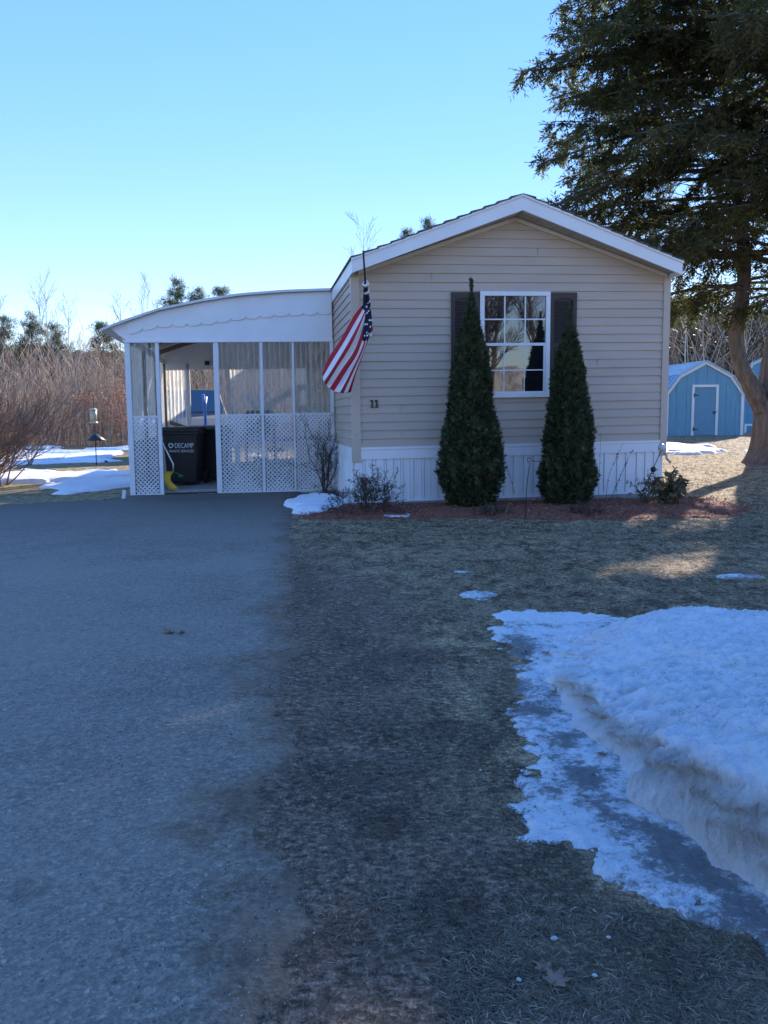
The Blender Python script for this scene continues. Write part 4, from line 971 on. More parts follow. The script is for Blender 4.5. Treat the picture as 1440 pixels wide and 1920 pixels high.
# stripe boundary curves in the hanging plane (u,z) - from union to fly end
keys = [  # s along 0..1 ; seven rail curves across the cloth
    [(686, 566), (665, 590), (638, 638), (618, 668), (604.5, 699)],
    [(688, 570), (674, 598), (650, 640), (626, 680), (606, 712)],
    [(690, 574), (680, 600), (660, 645), (632, 690), (612, 722)],
    [(692, 578), (684, 610), (668, 660), (645, 695), (622, 731)],
    [(695, 580), (688, 620), (676, 660), (656, 700), (637, 736)],
    [(697, 592), (691, 622), (682, 655), (664, 698), (648, 737)],
    [(698, 606), (692, 632), (682, 660), (668, 700), (658, 735)]]
NS, NT = 40, 52
def flag_pt(s, t):
    P = [bez(k, s) for k in keys]; q = bez(P, t)
    dv = 0.05 * math.sin(t * 13 + s * 2.5) * (0.25 + s) + 0.03 * math.sin(t * 29 + s * 5) * s - 0.12 * (1 - s)
    p = hplane(q[0], q[1], -0.62 + dv); return H(*p)
V = [flag_pt(i / NS, j / NT) for i in range(NS + 1) for j in range(NT + 1)]
def quadsel(fn):
    return [(i * (NT + 1) + j, i * (NT + 1) + j + 1, (i + 1) * (NT + 1) + j + 1, (i + 1) * (NT + 1) + j) for i in range(NS) for j in range(NT) if fn(i, j)]
def un(i, j):
    s = i / NS; t = j / NT; return s < 0.12 + 0.24 * float(sst(0.25, 0.6, t))
sel = quadsel(lambda i, j: not un(i, j)); mi = []
NSTR = 9
for i in range(NS):
    for j in range(NT):
        if not un(i, j): mi.append(int((j + 0.5) / NT * NSTR) % 2)
o = link_mesh('stripes', V, sel, [red_m, flagw_m], fl, True, mi); o.modifiers.new('t', 'SOLIDIFY').thickness = 0.002
o = link_mesh('union', V, quadsel(un), navy_m, fl, True); o.modifiers.new('t', 'SOLIDIFY').thickness = 0.002
stz = MB()
for (s, t) in ((0.06, 0.5), (0.13, 0.72), (0.20, 0.6), (0.27, 0.72), (0.16, 0.88), (0.25, 0.9), (0.31, 0.8), (0.08, 0.85), (0.32, 0.62), (0.05, 0.25), (0.12, 0.42), (0.24, 0.5)):
    c = Vector(flag_pt(s, t)) + Vector((0, -0.012, 0)); p = []
    for k in range(10):
        a = math.pi / 2 + k * math.pi / 5 + s * 5; rr_ = 0.019 if k % 2 == 0 else 0.008
        p.append(tuple(c + Vector((math.cos(a) * rr_, 0.0, math.sin(a) * rr_))))
    stz.add(p + [tuple(c)], [(k, (k + 1) % 10, 10) for k in range(10)])
stz.build('stars', flagw_m, fl)
# folded-over tail of cloth on the right
fo = [[P for P in ((693, 604), (698, 612), (699, 620), (692, 626))], [(689, 606), (691, 614), (692, 621), (688, 627)]]
V = []; 
for i in range(9):
    for j in range(5):
        a = bez(fo[0], i / 8); b_ = bez(fo[1], i / 8); q = a + (b_ - a) * j / 4; V.append(H(*hplane(q[0], q[1], -0.50 - 0.04 * math.sin(j * 1.5 + i))))
link_mesh('folded_end', V, [(i * 5 + j, i * 5 + j + 1, (i + 1) * 5 + j + 1, (i + 1) * 5 + j) for i in range(8) for j in range(4)], [flagw_m, red_m], fl, True, [1 if i > 2 else 0 for i in range(8) for j in range(4)]).modifiers.new('t', 'SOLIDIFY').thickness = 0.004

# ================================================================== ARBORVITAE
def arborvitae(name, x, y, Ht, prof, nl, label, seed):
    t = thing(name, label, 'shrub', (x, y, 0.03))
    r_ = np.random.default_rng(seed); pz = [p[0] for p in prof]; pr_ = [p[1] for p in prof]
    # pick heights weighted by radius
    zz = r_.random(nl * 3) * Ht; rad = np.interp(zz / Ht, pz, pr_); k = r_.random(nl * 3) < (rad + 0.012) / (max(pr_) + 0.012); zz = zz[k][:nl]; n = len(zz)
    rad = np.interp(zz / Ht, pz, pr_); a = r_.random(n) * 2 * np.pi
    lump = 1 + 0.10 * fbm(a * 2.2, zz * 3.0, 3, seed) + 0.18 * fbm(a * 7, zz * 6, 3, seed + 1)
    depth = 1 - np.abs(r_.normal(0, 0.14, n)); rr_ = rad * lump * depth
    C = np.stack([x + np.cos(a) * rr_, y + np.sin(a) * rr_, 0.03 + zz], -1)
    out = np.stack([np.cos(a), np.sin(a), 0 * a], -1)
    D = unit(out * r_.uniform(0.25, 0.9, n)[:, None] + np.array([0, 0, 1.]) * (r_.uniform(0.4, 1.2, n) + 2.0 * (rad < 0.05))[:, None] + r_.normal(0, 0.35, (n, 3)))
    S = unit(np.cross(D, out) + r_.normal(0, 0.5, (n, 3)))
    # each spray: 5 leaflets in a fan
    Cs = []; Ds = []; Ns = []; rn = []
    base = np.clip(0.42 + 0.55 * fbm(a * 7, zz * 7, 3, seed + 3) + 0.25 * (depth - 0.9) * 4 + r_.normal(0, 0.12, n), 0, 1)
    for q, of in ((0, 0.0), (0.6, 0.015), (-0.6, 0.015), (0.35, 0.03), (-0.35, 0.03)):
        Cs.append(C + D * of); Ds.append(unit(D * math.cos(q) + S * math.sin(q))); Ns.append(np.cross(D, S)); rn.append(base)
    C = np.concatenate(Cs); D = np.concatenate(Ds); Nn = unit(np.concatenate(Ns)); rn = np.concatenate(rn)
    v, f = leaves(C, D, Nn, r_.uniform(0.03, 0.062, len(C)), r_.uniform(0.009, 0.016, len(C)))
    link_mesh('foliage', v, f, arb_m, t, False, rnd=np.repeat(rn, 4))
    m = MB(); m.tube([(x, y, 0), (x + 0.01, y, Ht * 0.5), (x, y, Ht * 0.97)], [0.05, 0.03, 0.008], 8); m.build('stem', darktwig_m, t)
    core = MB(); core.lathe([(max(0.01, np.interp(q, pz, pr_) * 0.70), q * Ht * 0.96 + 0.05) for q in np.linspace(0.0, 0.96, 14)], (x, y, 0.0), 14); core.build('dark_core', arbcore_m, t, True)
arbcore_m = pmat('shaded_core', (0.012, 0.017, 0.010), 0.95, 0.5, 20)  # solid fill against see-through, shaded depth put into its near-black colour
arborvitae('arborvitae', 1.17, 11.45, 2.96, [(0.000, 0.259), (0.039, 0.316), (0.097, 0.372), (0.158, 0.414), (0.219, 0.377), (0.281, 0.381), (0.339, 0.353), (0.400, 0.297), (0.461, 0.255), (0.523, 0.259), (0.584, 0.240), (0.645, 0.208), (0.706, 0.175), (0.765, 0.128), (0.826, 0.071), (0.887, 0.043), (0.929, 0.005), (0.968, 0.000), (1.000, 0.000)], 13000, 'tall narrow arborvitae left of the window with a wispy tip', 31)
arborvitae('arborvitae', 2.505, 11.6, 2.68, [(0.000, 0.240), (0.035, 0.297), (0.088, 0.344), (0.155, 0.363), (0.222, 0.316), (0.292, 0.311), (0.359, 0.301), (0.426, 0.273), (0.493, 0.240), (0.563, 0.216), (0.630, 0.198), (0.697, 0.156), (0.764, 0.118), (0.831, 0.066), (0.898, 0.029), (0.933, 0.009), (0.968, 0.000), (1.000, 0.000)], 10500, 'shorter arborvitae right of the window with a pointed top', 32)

# ================================================================== HEMLOCK
HX, HY = 9.02, 19.6; HZ = tz(HX, HY)
hem = thing('hemlock_tree', 'huge dark evergreen hemlock with forked trunk right of the house', 'tree', (HX, HY, HZ))
def wob_tube(pts, rads, n, flare=None, seed=0):
    # resampled tube with bark wobble
    V = []; Fc = []; R = 70
    P = [bez(pts, i / (R - 1)) for i in range(R)]; rd = np.interp(np.linspace(0, 1, R), np.linspace(0, 1, len(rads)), rads)
    for i in range(R):
        for k in range(n):
            t = 2 * math.pi * k / n; rr_ = rd[i] * (1 + 0.05 * math.sin(5 * t + i * 0.08 + seed) + 0.03 * math.sin(9 * t + i * 0.15)) + 0.035 * abs(float(fbm(10 * math.cos(t) + i * 0.05, 10 * math.sin(t) + i * 0.22, 3, seed + 9)))
            if flare: rr_ *= 1 + flare * math.exp(-i * 0.4) * (0.6 + 0.4 * math.sin(3 * t + 1))
            V.append((P[i][0] + math.cos(t) * rr_, P[i][1] + math.sin(t) * rr_, P[i][2]))
    for i in range(R - 1):
        for k in range(n): Fc.append((i * n + k, i * n + (k + 1) % n, (i + 1) * n + (k + 1) % n, (i + 1) * n + k))
    return V, Fc
main = [(HX, HY, HZ - 0.15), (HX, HY, 0.5), (HX - 0.02, HY, 1.5), (HX + 0.03, HY, 2.6), (HX + 0.32, HY + 0.1, 4.4), (HX + 0.4, HY + 0.2, 8), (HX + 0.2, HY + 0.2, 12), (HX + 0.1, HY + 0.2, 16.6)]
V, Fc = wob_tube(main, [0.76, 0.53, 0.44, 0.38, 0.34, 0.27, 0.17, 0.02], 64, 0.35)
trunk = link_mesh('trunk', V, Fc, hembark_m, hem, True)
c1 = ad(1425, 762, HY - 0.1); 
limb2 = [tuple(ad(1436, 775, HY - 0.05)), tuple(ad(1408, 722, HY - 0.15)), tuple(ad(1388, 680, HY - 0.2)), tuple(ad(1380, 630, HY - 0.2)), tuple(ad(1389, 575, HY - 0.2)), tuple(ad(1395, 520, HY - 0.2)), tuple(ad(1390, 420, HY - 0.2)), tuple(ad(1370, 300, HY - 0.3)), tuple(ad(1360, 170, HY - 0.4))]
V, Fc = wob_tube([np.array(p) for p in limb2], [0.26, 0.20, 0.165, 0.15, 0.14, 0.13, 0.11, 0.08, 0.02], 36, None, 2)
link_mesh('second_stem', V, Fc, hembark_m, hem, True)
hs_segs = []; lc = []; ld = []; ln = []; lr = []
hr = np.random.default_rng(101)
def hemlimb(p, az, L, rise, r0, dens=1.0):
    n_ = 9; p = np.array(p, float); step = L / n_; el = rise
    az0 = az; pts = [p.copy()]
    for i in range(n_):
        az0 += hr.normal(0, 0.07); el += -0.05 - 0.05 * i / n_ + hr.normal(0, 0.04)
        if i > 6: el += 0.10
        d = np.array([math.cos(az0) * math.cos(el), math.sin(az0) * math.cos(el), math.sin(el)]); q = p + d * step
        hs_segs.append([*p, *q, r0 * (1 - 0.9 * i / n_) + 0.006, r0 * (1 - 0.9 * (i + 1) / n_) + 0.005]); p = q; pts.append(q)
    # side branches
    ns_ = int(L * 7 * dens)
    for k in range(ns_):
        t = 0.10 + 0.90 * (k + hr.random()) / ns_; x = min(n_ - 1e-6, t * n_); i = int(x); bp = pts[i] + (pts[i + 1] - pts[i]) * (x - i)
        dd = unit(pts[i + 1] - pts[i]); sd2 = unit(np.cross(dd, [0, 0, 1.])) * (1 if k % 2 else -1)
        bl = (0.28 + 0.95 * math.sin(math.pi * min(1, 0.25 + 0.75 * t))) * hr.uniform(0.65, 1.25) * min(1, L / 4)
        bd = unit(dd * 0.75 + sd2 * hr.uniform(0.6, 1.2) + np.array([0, 0, hr.normal(0.02, 0.45)]))
        m_ = 4; q0 = bp
        for j in range(m_):
            bd = unit(bd + np.array([0, 0, -0.10]) + hr.normal(0, 0.10, 3)); q1 = q0 + bd * bl / m_
            hs_segs.append([*q0, *q1, 0.012 * (1 - j / m_) + 0.003, 0.012 * (1 - (j + 1) / m_) + 0.002])
            # twigs: drooping sprays
            for _ in range(3):
                tp = q0 + (q1 - q0) * hr.random(); td = unit(bd * 0.7 + hr.normal(0, 0.55, 3) + np.array([0, 0, -0.30]))
                tl = hr.uniform(0.12, 0.34); nl_ = 8
                c0 = hr.random()
                for s in range(nl_):
                    u_ = (s + 0.5) / nl_; side = unit(np.cross(td, [0, 0, 1.]) + hr.normal(0, 0.25, 3)) * (1 if s % 2 else -1)
                    lc.append(tp + td * tl * u_); ld.append(td * 0.75 + side * 0.65); ln.append(hr.normal(0, 0.6, 3) + [0, 0, 1]); lr.append(c0)
                lc.append(tp + td * tl * 0.1); ld.append(td); ln.append([0.1, 0.1, 1]); lr.append(c0)
            q0 = q1
def maxlen(z):
    return float(np.interp(z, [2.5, 4, 6, 7.5, 9.5, 10.5, 12, 14, 16.5], [2.6, 4.4, 5.5, 5.9, 5.9, 5.8, 5.4, 3.6, 0.8]))
zz = 4.0; k = 0
while zz < 16.2:
    az = k * 2.399 + hr.normal(0, 0.3); L = maxlen(zz) * hr.uniform(0.78, 1.05)
    # the photograph looks at the side facing the camera; limbs leave all round
    t = np.interp(zz, [p[2] for p in main], range(len(main))); c = bez(main, min(1, t / (len(main) - 1)))
    k += 1
    if math.sin(az) > 0.15 and hr.random() < (0.85 if zz < 6.8 else 0.6):
        zz += 0.10; continue
    hemlimb((c[0], c[1], zz), az, L, hr.uniform(0.12, 0.50), 0.03 + 0.013 * L, (0.6 if zz < 6.2 else 1.0) if zz < 12 else 0.8)
    zz += 0.085 if zz < 11.5 else 0.14
for z in np.arange(4.0, 9.5, 0.32):
    c = ad(1390, 775 - (z - 1.25) * 1600 / 19.5, 19.3); hemlimb((c[0], c[1], z), math.pi + hr.normal(0, 1.1), maxlen(z) * hr.uniform(0.55, 0.9), hr.uniform(0.05, 0.45), 0.05)
for z in np.arange(4.6, 12.6, 0.2):
    hemlimb((HX + 0.3, HY + 0.1, z), math.pi + hr.normal(0, 0.55), maxlen(z) * hr.uniform(0.80, 1.0), hr.uniform(0.10, 0.62), 0.04, 0.8)
# low sunlit drooping branches
for (z, az, L) in ((4.1, math.radians(186), 3.3), (3.9, math.radians(200), 2.4), (4.0, math.radians(170), 2.9), (3.6, math.radians(255), 1.2), (3.9, math.radians(230), 1.9), (4.4, math.radians(150), 3.5)):
    hemlimb((HX + 0.2, HY, z), az, L, 0.05, 0.04)
LC = np.array(lc); LD = unit(np.array(ld)); LN = unit(np.array(ln)); n = len(LC)
ct = 1 / math.tan(SUN_EL)          # open shafts through the crown where sun reaches the ground
gx = LC[:, 0] - LC[:, 2] * ct * math.sin(SUN_AZ); gy = LC[:, 1] - LC[:, 2] * ct * math.cos(SUN_AZ)
G = lambda a, b, r, q: np.exp(-((gx - a) / r) ** 2 - ((gy - b) / q) ** 2)
gap = fbm(gx * 1.3, gy * 0.7, 3, 131) + 0.42 * G(2.4, 3.7, 0.9, 0.8) + 0.34 * G(5.0, 9.5, 1.3, 3.0) + 0.25 * G(2.9, 9.0, 0.8, 1.0)
kp = gap < 0.44
LC, LD, LN, lr = LC[kp], LD[kp], LN[kp], np.array(lr)[kp]; n = len(LC)
rn = np.clip(0.35 + 0.25 * (np.array(lr) - 0.5) + 0.3 * fbm(LC[:, 0] * 1.2 + LC[:, 1], LC[:, 2] * 1.2, 3, 111) + rng.normal(0, 0.13, n), 0, 1)
v, f = leaves(LC, LD, LN, rng.uniform(0.08, 0.15, n), rng.uniform(0.022, 0.042, n))
link_mesh('crown', v, f, hem_m, hem, False, rnd=np.repeat(rn, 4))
segs_obj('branches', hs_segs, hembark_m, hem)

# ================================================================== SHEDS
def shed(name, cx, cy, rot, W, D, label, doors=True, eave=1.55, knee=2.25, top=2.78):
    z0 = tz(cx, cy)
    t = thing(name, label, 'shed', (cx, cy, z0))
    ca, sa = math.cos(rot), math.sin(rot)
    X = lambda x, y, z: (cx + ca * x - sa * y, cy + sa * x + ca * y, z0 + z)
    h = W / 2; prof = [(-h, 0), (h, 0), (h, eave), (h * 0.66, knee), (0, top), (-h * 0.66, knee), (-h, eave)]
    m = MB(X); m.prism(prof, 0, D, 'y')
    u = -h + 0.03
    while u < h:              # board grooves as thin raised battens of the same paint
        zt = np.interp(abs(u), [0, h * 0.66, h], [top, knee, eave]) - 0.05
        m.box(u, u + 0.385, -0.012, 0.0, 0.02, zt - 0.1); u += 0.397
    m.build('wall', shedblue_m, t)
    pr2 = [(h, eave), (h * 0.66, knee), (0, top), (-h * 0.66, knee), (-h, eave)]
    tr = MB(X)
    for (a, b_) in zip(pr2[:-1], pr2[1:]):
        tr.beam((a[0], -0.03, a[1]), (b_[0], -0.03, b_[1]), 0.04, 0.10, (0, 0, 1))
    tr.box(-h - 0.02, -h + 0.09, -0.05, -0.013, 0.0, eave + 0.02).box(h - 0.09, h + 0.02, -0.05, -0.013, 0.0, eave + 0.02)
    tr.build('trim', white_m, t)
    rf = MB(X)
    for (a, b_) in zip(pr2[:-1], pr2[1:]):
        ln_ = math.hypot(b_[0] - a[0], b_[1] - a[1]); nx2, nz2 = (a[1] - b_[1]) / ln_, (b_[0] - a[0]) / ln_
        if nz2 < 0: nx2, nz2 = -nx2, -nz2
        o_ = 0.055
        P1 = (a[0] + nx2 * o_, a[1] + nz2 * o_); P2 = (b_[0] + nx2 * o_, b_[1] + nz2 * o_); P3 = (b_[0] + nx2 * (o_ + .03), b_[1] + nz2 * (o_ + .03)); P4 = (a[0] + nx2 * (o_ + .03), a[1] + nz2 * (o_ + .03))
        rf.prism([P1, P2, P3, P4], -0.10, D + 0.1, 'y')
        y = 0.0
        while y < D:
            q1 = (P4[0] + nx2 * 0.012, y, P4[1] + nz2 * 0.012); q2 = (P3[0] + nx2 * 0.012, y, P3[1] + nz2 * 0.012)
            rf.beam(q1, q2, 0.035, 0.03, (nx2, 0, nz2)); y += 0.3
    rf.build('roof', shedroof_m, t)
    if doors:
        d = MB(X); d.box(-0.43, 0.43, -0.034, -0.0125, 0.04, 1.80); dd = d.build('door', sheddoor_m, t)
        f_ = MB(X); f_.box(-0.53, -0.435, -0.055, -0.0125, 0.02, 1.86).box(0.435, 0.53, -0.055, -0.0125, 0.02, 1.86).box(-0.53, 0.53, -0.057, -0.0125, 1.862, 1.955); f_.build('door_frame', white_m, t)
        for z in (0.26, 1.55):
            hg = MB(X); hg.box(-0.47, -0.44, -0.064, -0.0555, z - 0.08, z + 0.08).add([(-0.435, -0.040, z - 0.035), (-0.435, -0.040, z + 0.035), (-0.24, -0.040, z + 0.012), (-0.24, -0.040, z - 0.012), (-0.435, -0.0345, z - 0.035), (-0.435, -0.0345, z + 0.035), (-0.24, -0.0345, z + 0.012), (-0.24, -0.0345, z - 0.012)], BXF); hg.build('hinge', blackmetal_m, dd)
        lt = MB(X); lt.box(0.30, 0.48, -0.07, -0.0575, 0.90, 0.93).box(0.36, 0.40, -0.075, -0.0575, 0.82, 0.9); lt.build('latch', blackmetal_m, dd)
    return t
sc_ = ad(1319, 819, 33)
shed('garden_shed', sc_[0], 33.0, math.radians(6), 3.1, 4.2, 'light blue gambrel garden shed with white trimmed door between house and hemlock', True)
s2 = ad(1452, 815, 37)
t2 = shed('garden_shed', s2[0] + 0.75, 38.5, math.radians(-21), 3.2, 4.5, 'second blue shed mostly hidden behind the hemlock trunk', False, 2.0, 3.0, 3.5)
rl = MB(); rl.beam(tuple(ad(1394, 797, 36.5)), tuple(ad(1425, 796, 36.5)), 0.06, 0.09); rl.beam(tuple(ad(1397, 797, 36.5)), tuple(ad(1397, 815, 36.5)), 0.08, 0.08)
rl.build('ramp_rail', white_m, t2)

# ================================================================== YARD THINGS
bf = ad(181, 872, 23.0)
fd = thing('bird_feeder', 'hanging bird feeder on a pole with a dark cone baffle', 'bird feeder', (bf[0], bf[1], bf[2]))
bx, by = bf[0], bf[1]
MB().tube([(bx, by, 0), (bx, by, 1.9), (bx - 0.03, by, 1.98), (bx - 0.10, by, 1.97), (bx - 0.13, by, 1.88)], 0.012, 8).build('pole', blackmetal_m, fd, True)
zc = 1.25 - (826 - 785) / 1600 * 23
MB().lathe([(0.27, zc), (0.275, zc + 0.006), (0.14, zc + 0.11), (0.03, zc + 0.19), (0.01, zc + 0.2)], (bx, by, 0), 20).build('baffle', blackmetal_m, fd, True)
zf = 1.25 - (794 - 785) / 1600 * 23; fx2 = bx + 0.0
MB().lathe([(0.02, zf + 0.05), (0.085, zf + 0.06), (0.09, zf + 0.34), (0.02, zf + 0.36)], (fx2, by - 0.06, 0), 12).build('seed_tube', feeder_m, fd, True)
MB().box(fx2 - 0.09, fx2 + 0.09, by - 0.15, by + 0.03, zf + 0.0, zf + 0.045).build('tray', feeder_m, fd, bevel=0.01)
MB().prism([(-0.10 + fx2, zf + 0.36), (0.10 + fx2, zf + 0.36), (0.04 + fx2, zf + 0.40), (-0.04 + fx2, zf + 0.40)], by - 0.16, by + 0.04, 'y').build('feeder_roof', feeder_m, fd)
MB().lathe([(0.06, zf + 0.065), (0.078, zf + 0.07), (0.078, zf + 0.17), (0.02, zf + 0.175)], (fx2, by - 0.065, 0), 12).build('seed', seed_m, fd)
# garden flag hook
hk = ad(985, 973, 10.2); hkz = hk[2]
g2 = thing('garden_hook', 'thin black garden flag stand with a looped top in the mulch between the arborvitae', 'garden stand', tuple(hk))
q = lambda px, py: tuple(ad(px, py, 10.2))
lp = [q(985, 973), q(987, 920), q(993, 868)] + [q(992 + 3.4 * math.cos(a), 862 + 3.4 * math.sin(a)) for a in np.linspace(1.5, 7.0, 12)]
MB().tube(lp, 0.0045, 6).build('pole', blackmetal_m, g2, True)
MB().tube([q(996, 864), q(1001, 865), q(1022, 865)], 0.0042, 6).build('arm', blackmetal_m, g2)
MB().box(hk[0] - 0.035, hk[0] + 0.035, hk[1] - 0.01, hk[1] + 0.01, hkz - 0.01, hkz + 0.012).build('foot', blackmetal_m, g2)
# leaning garden stake
q = lambda px, py: tuple(ad(px, py, 12.05))
gk = thing('garden_stake', 'leaning black garden stake with dark ball and pale glass cap by the corner', 'garden stake', q(1199, 936))
MB().tube([q(1199, 938), q(1224, 880), q(1240, 845)], 0.006, 6).build('rod', blackmetal_m, gk)
c = q(1225, 880); MB().lathe([(0.003, -0.042)] + [(0.042 * math.cos(a), 0.042 * math.sin(a)) for a in np.linspace(-1.4, 1.4, 9)] + [(0.003, 0.042)], c, 14).build('ball', blackmetal_m, gk, True)
c = q(1241, 839); MB().lathe([(0.02, -0.055), (0.05, -0.04), (0.058, 0.0), (0.045, 0.035), (0.02, 0.05), (0.003, 0.053)], c, 14).build('cap', palegrey_m, gk, True)

# dry stalks
def stalk(pts, Y, nb, seed):
    r_ = np.random.default_rng(seed); base = ad(pts[0][0], pts[0][1], Y)
    t = thing('dry_stalk', '', 'plant', tuple(base), 'dry seed stalks right of the arborvitae')
    P = [np.array(ad(px, py, Y)) for px, py in pts]; PP = [bez(P, i / 10) for i in range(11)]; sg = []
    for i in range(10): sg.append([*PP[i], *PP[i + 1], 0.0035 * (1 - 0.06 * i), 0.0035 * (1 - 0.06 * (i + 1))])
    segs_obj('stem', sg, darktwig_m, t)
    n = nb; k = r_.random(n) * 0.75 + 0.22; C = np.array([bez(P, a) for a in k]); D = unit(r_.normal(0, 1, (n, 3)))
    v, f = leaves(C, D, unit(r_.normal(0, 1, (n, 3))), r_.uniform(0.015, 0.035, n), r_.uniform(0.01, 0.02, n))
    v2, f2 = leaves(C, D, unit(np.cross(D, r_.normal(0, 1, (n, 3)))), r_.uniform(0.015, 0.035, n), r_.uniform(0.01, 0.02, n))
    link_mesh('seed_heads', np.concatenate([v, v2]), np.concatenate([f, f2 + len(v)]), dry_m, t, rnd=rng.random(8 * n) * 0.4)
    return t
for i, (p, lb) in enumerate([([(1136, 935), (1142, 890), (1160, 850), (1169, 829)], 'tallest dry seed stalk right of the shorter arborvitae'),
                             ([(1148, 935), (1160, 900), (1175, 865), (1188, 842)], 'dry stalk leaning right with dark seed heads against white skirting'),
                             ([(1143, 936), (1158, 905), (1178, 860)], 'middle dry stalk between two taller ones on white skirting'),
                             ([(1122, 930), (1124, 880), (1126, 826), (1125, 812)], 'thin upright dry stem rising beside the shorter arborvitae'),
                             ([(965, 925), (958, 900), (949, 870)], 'wispy dry stem at the right foot of the tall arborvitae')]):
    t = stalk(p, 11.75 if i < 4 else 11.3, 12 if i < 3 else 4, 200 + i); t['label'] = lb

# twiggy shrubs
def shrub(name, label, base, cat, n0, L, r0, depth, mat, spread_ang, leafm=None, nleaf=0, Ls=(0.02, 0.04), lean=(0, 0), kids=4, jit=0.2, up=0.05, seed=1, ratio=0.6, minr=0.0018, scatter=0.06, droop=0.0, shade=None):
    global rng
    old = rng; rng = np.random.default_rng(seed)
    t = thing(name, label, cat, tuple(base)); sg = []; ends = []
    for i in range(n0):
        a = rng.random() * 2 * math.pi; e = abs(rng.normal(0, spread_ang))
        d = np.array([math.cos(a) * math.sin(e) + lean[0], math.sin(a) * math.sin(e) + lean[1], math.cos(e)])
        b = np.array(base) + [math.cos(a) * scatter * rng.random(), math.sin(a) * scatter * rng.random(), -0.02]
        grow(sg, b, d, L * rng.uniform(0.65, 1.1), r0, depth, 5, kids, jit, up, 0.5, ratio, 0.6, 0.2, minr, ends)
    segs_obj('stems', sg, mat, t)
    if leafm:
        S = np.array(sg); w_ = rng.integers(0, len(S), nleaf); k = S[w_, 6] < r0 * 0.6; w_ = w_[k]; n = len(w_)
        C = S[w_, :3] + (S[w_, 3:6] - S[w_, :3]) * rng.random((n, 1)); D = unit(rng.normal(0, 1, (n, 3)) + [0, 0, -droop])
        v, f = leaves(C, D, unit(rng.normal(0, 1, (n, 3))), rng.uniform(*Ls, n), rng.uniform(*Ls, n) * 0.32)
        link_mesh('foliage', v, f, leafm, t, rnd=np.repeat(rng.random(n), 4))
    rng = old; return t
shrub('twiggy_shrub', 'dense brown twiggy shrub at the front left corner of the house', (-0.22, 10.95, 0.03), 'shrub', 30, 0.50, 0.006, 2, darktwig_m, 0.65, dry_m, 5200, (0.014, 0.032), (0.05, 0), 5, seed=301, ratio=0.6, scatter=0.32)
shrub('bare_shrub', 'small leafless shrub in front of the lattice by the snow patch', (-0.98, 13.95, 0.03), 'shrub', 9, 1.15, 0.013, 2, darktwig_m, 0.42, None, 0, seed=303, kids=6, ratio=0.55, minr=0.0022, lean=(-0.12, 0))
shrub('rhododendron', 'low drooping leafy rhododendron at the front right corner of the house', (3.95, 11.5, 0.06), 'shrub', 16, 0.42, 0.008, 1, darktwig_m, 0.75, rhodo_m, 1500, (0.06, 0.12), seed=305, kids=4, scatter=0.12, droop=0.9)
shrub('azalea', 'small sparse shrub with few drooping leaves left of the rhododendron', (3.62, 11.55, 0.06), 'shrub', 7, 0.40, 0.006, 1, darktwig_m, 0.6, rhodo_m, 160, (0.04, 0.09), seed=306, kids=4, scatter=0.10, droop=0.9)
shrub('low_clump', 'dark dead clump at the foot of the tall arborvitae', (1.32, 10.55, 0.03), 'plant', 22, 0.15, 0.004, 1, darktwig_m, 1.0, dry_m, 900, (0.02, 0.04), seed=307, scatter=0.17)
shrub('low_clump', 'dark dead clump at the foot of the shorter arborvitae', (2.50, 10.55, 0.03), 'plant', 30, 0.14, 0.004, 1, darktwig_m, 1.1, dry_m, 1200, (0.02, 0.04), seed=308, scatter=0.28)
shrub('bare_shrub', 'small leafless sapling standing in the sunlit yard snow', (-9.6, 23.2, 0), 'shrub', 6, 0.9, 0.012, 2, twig_m, 0.5, None, 0, seed=309, minr=0.005)
# large bare shrub at the left edge
bs = thing('spreading_shrub', 'large reddish brown bare shrub spreading from the left edge', 'shrub', (-7.9, 16.3, 0))
old = rng; rng = np.random.default_rng(401); sg = []
for i in range(75):
    e = rng.uniform(0.1, 1.15); a = rng.normal(0.0, 1.2) ; L = rng.uniform(1.5, 2.7)
    d = (math.cos(a) * math.sin(e), math.sin(a) * math.sin(e), math.cos(e))
    grow(sg, (-7.9 + rng.normal(0, 0.22), 16.3 + rng.normal(0, 0.22), -0.03), d, L * 0.93, 0.018, 2, 6, 6, 0.07, 0.05, 0.36, 0.5, 0.5, 0.25, 0.0034)
rng = old
segs_obj('stems', sg, redtwig_m, bs)
shrub('low_evergreen', 'small green shrub under the spreading bare shrub', (-8.9, 17.3, 0), 'shrub', 14, 0.45, 0.008, 1, darktwig_m, 0.7, pine_m, 1500, (0.04, 0.08), seed=402, scatter=0.3)

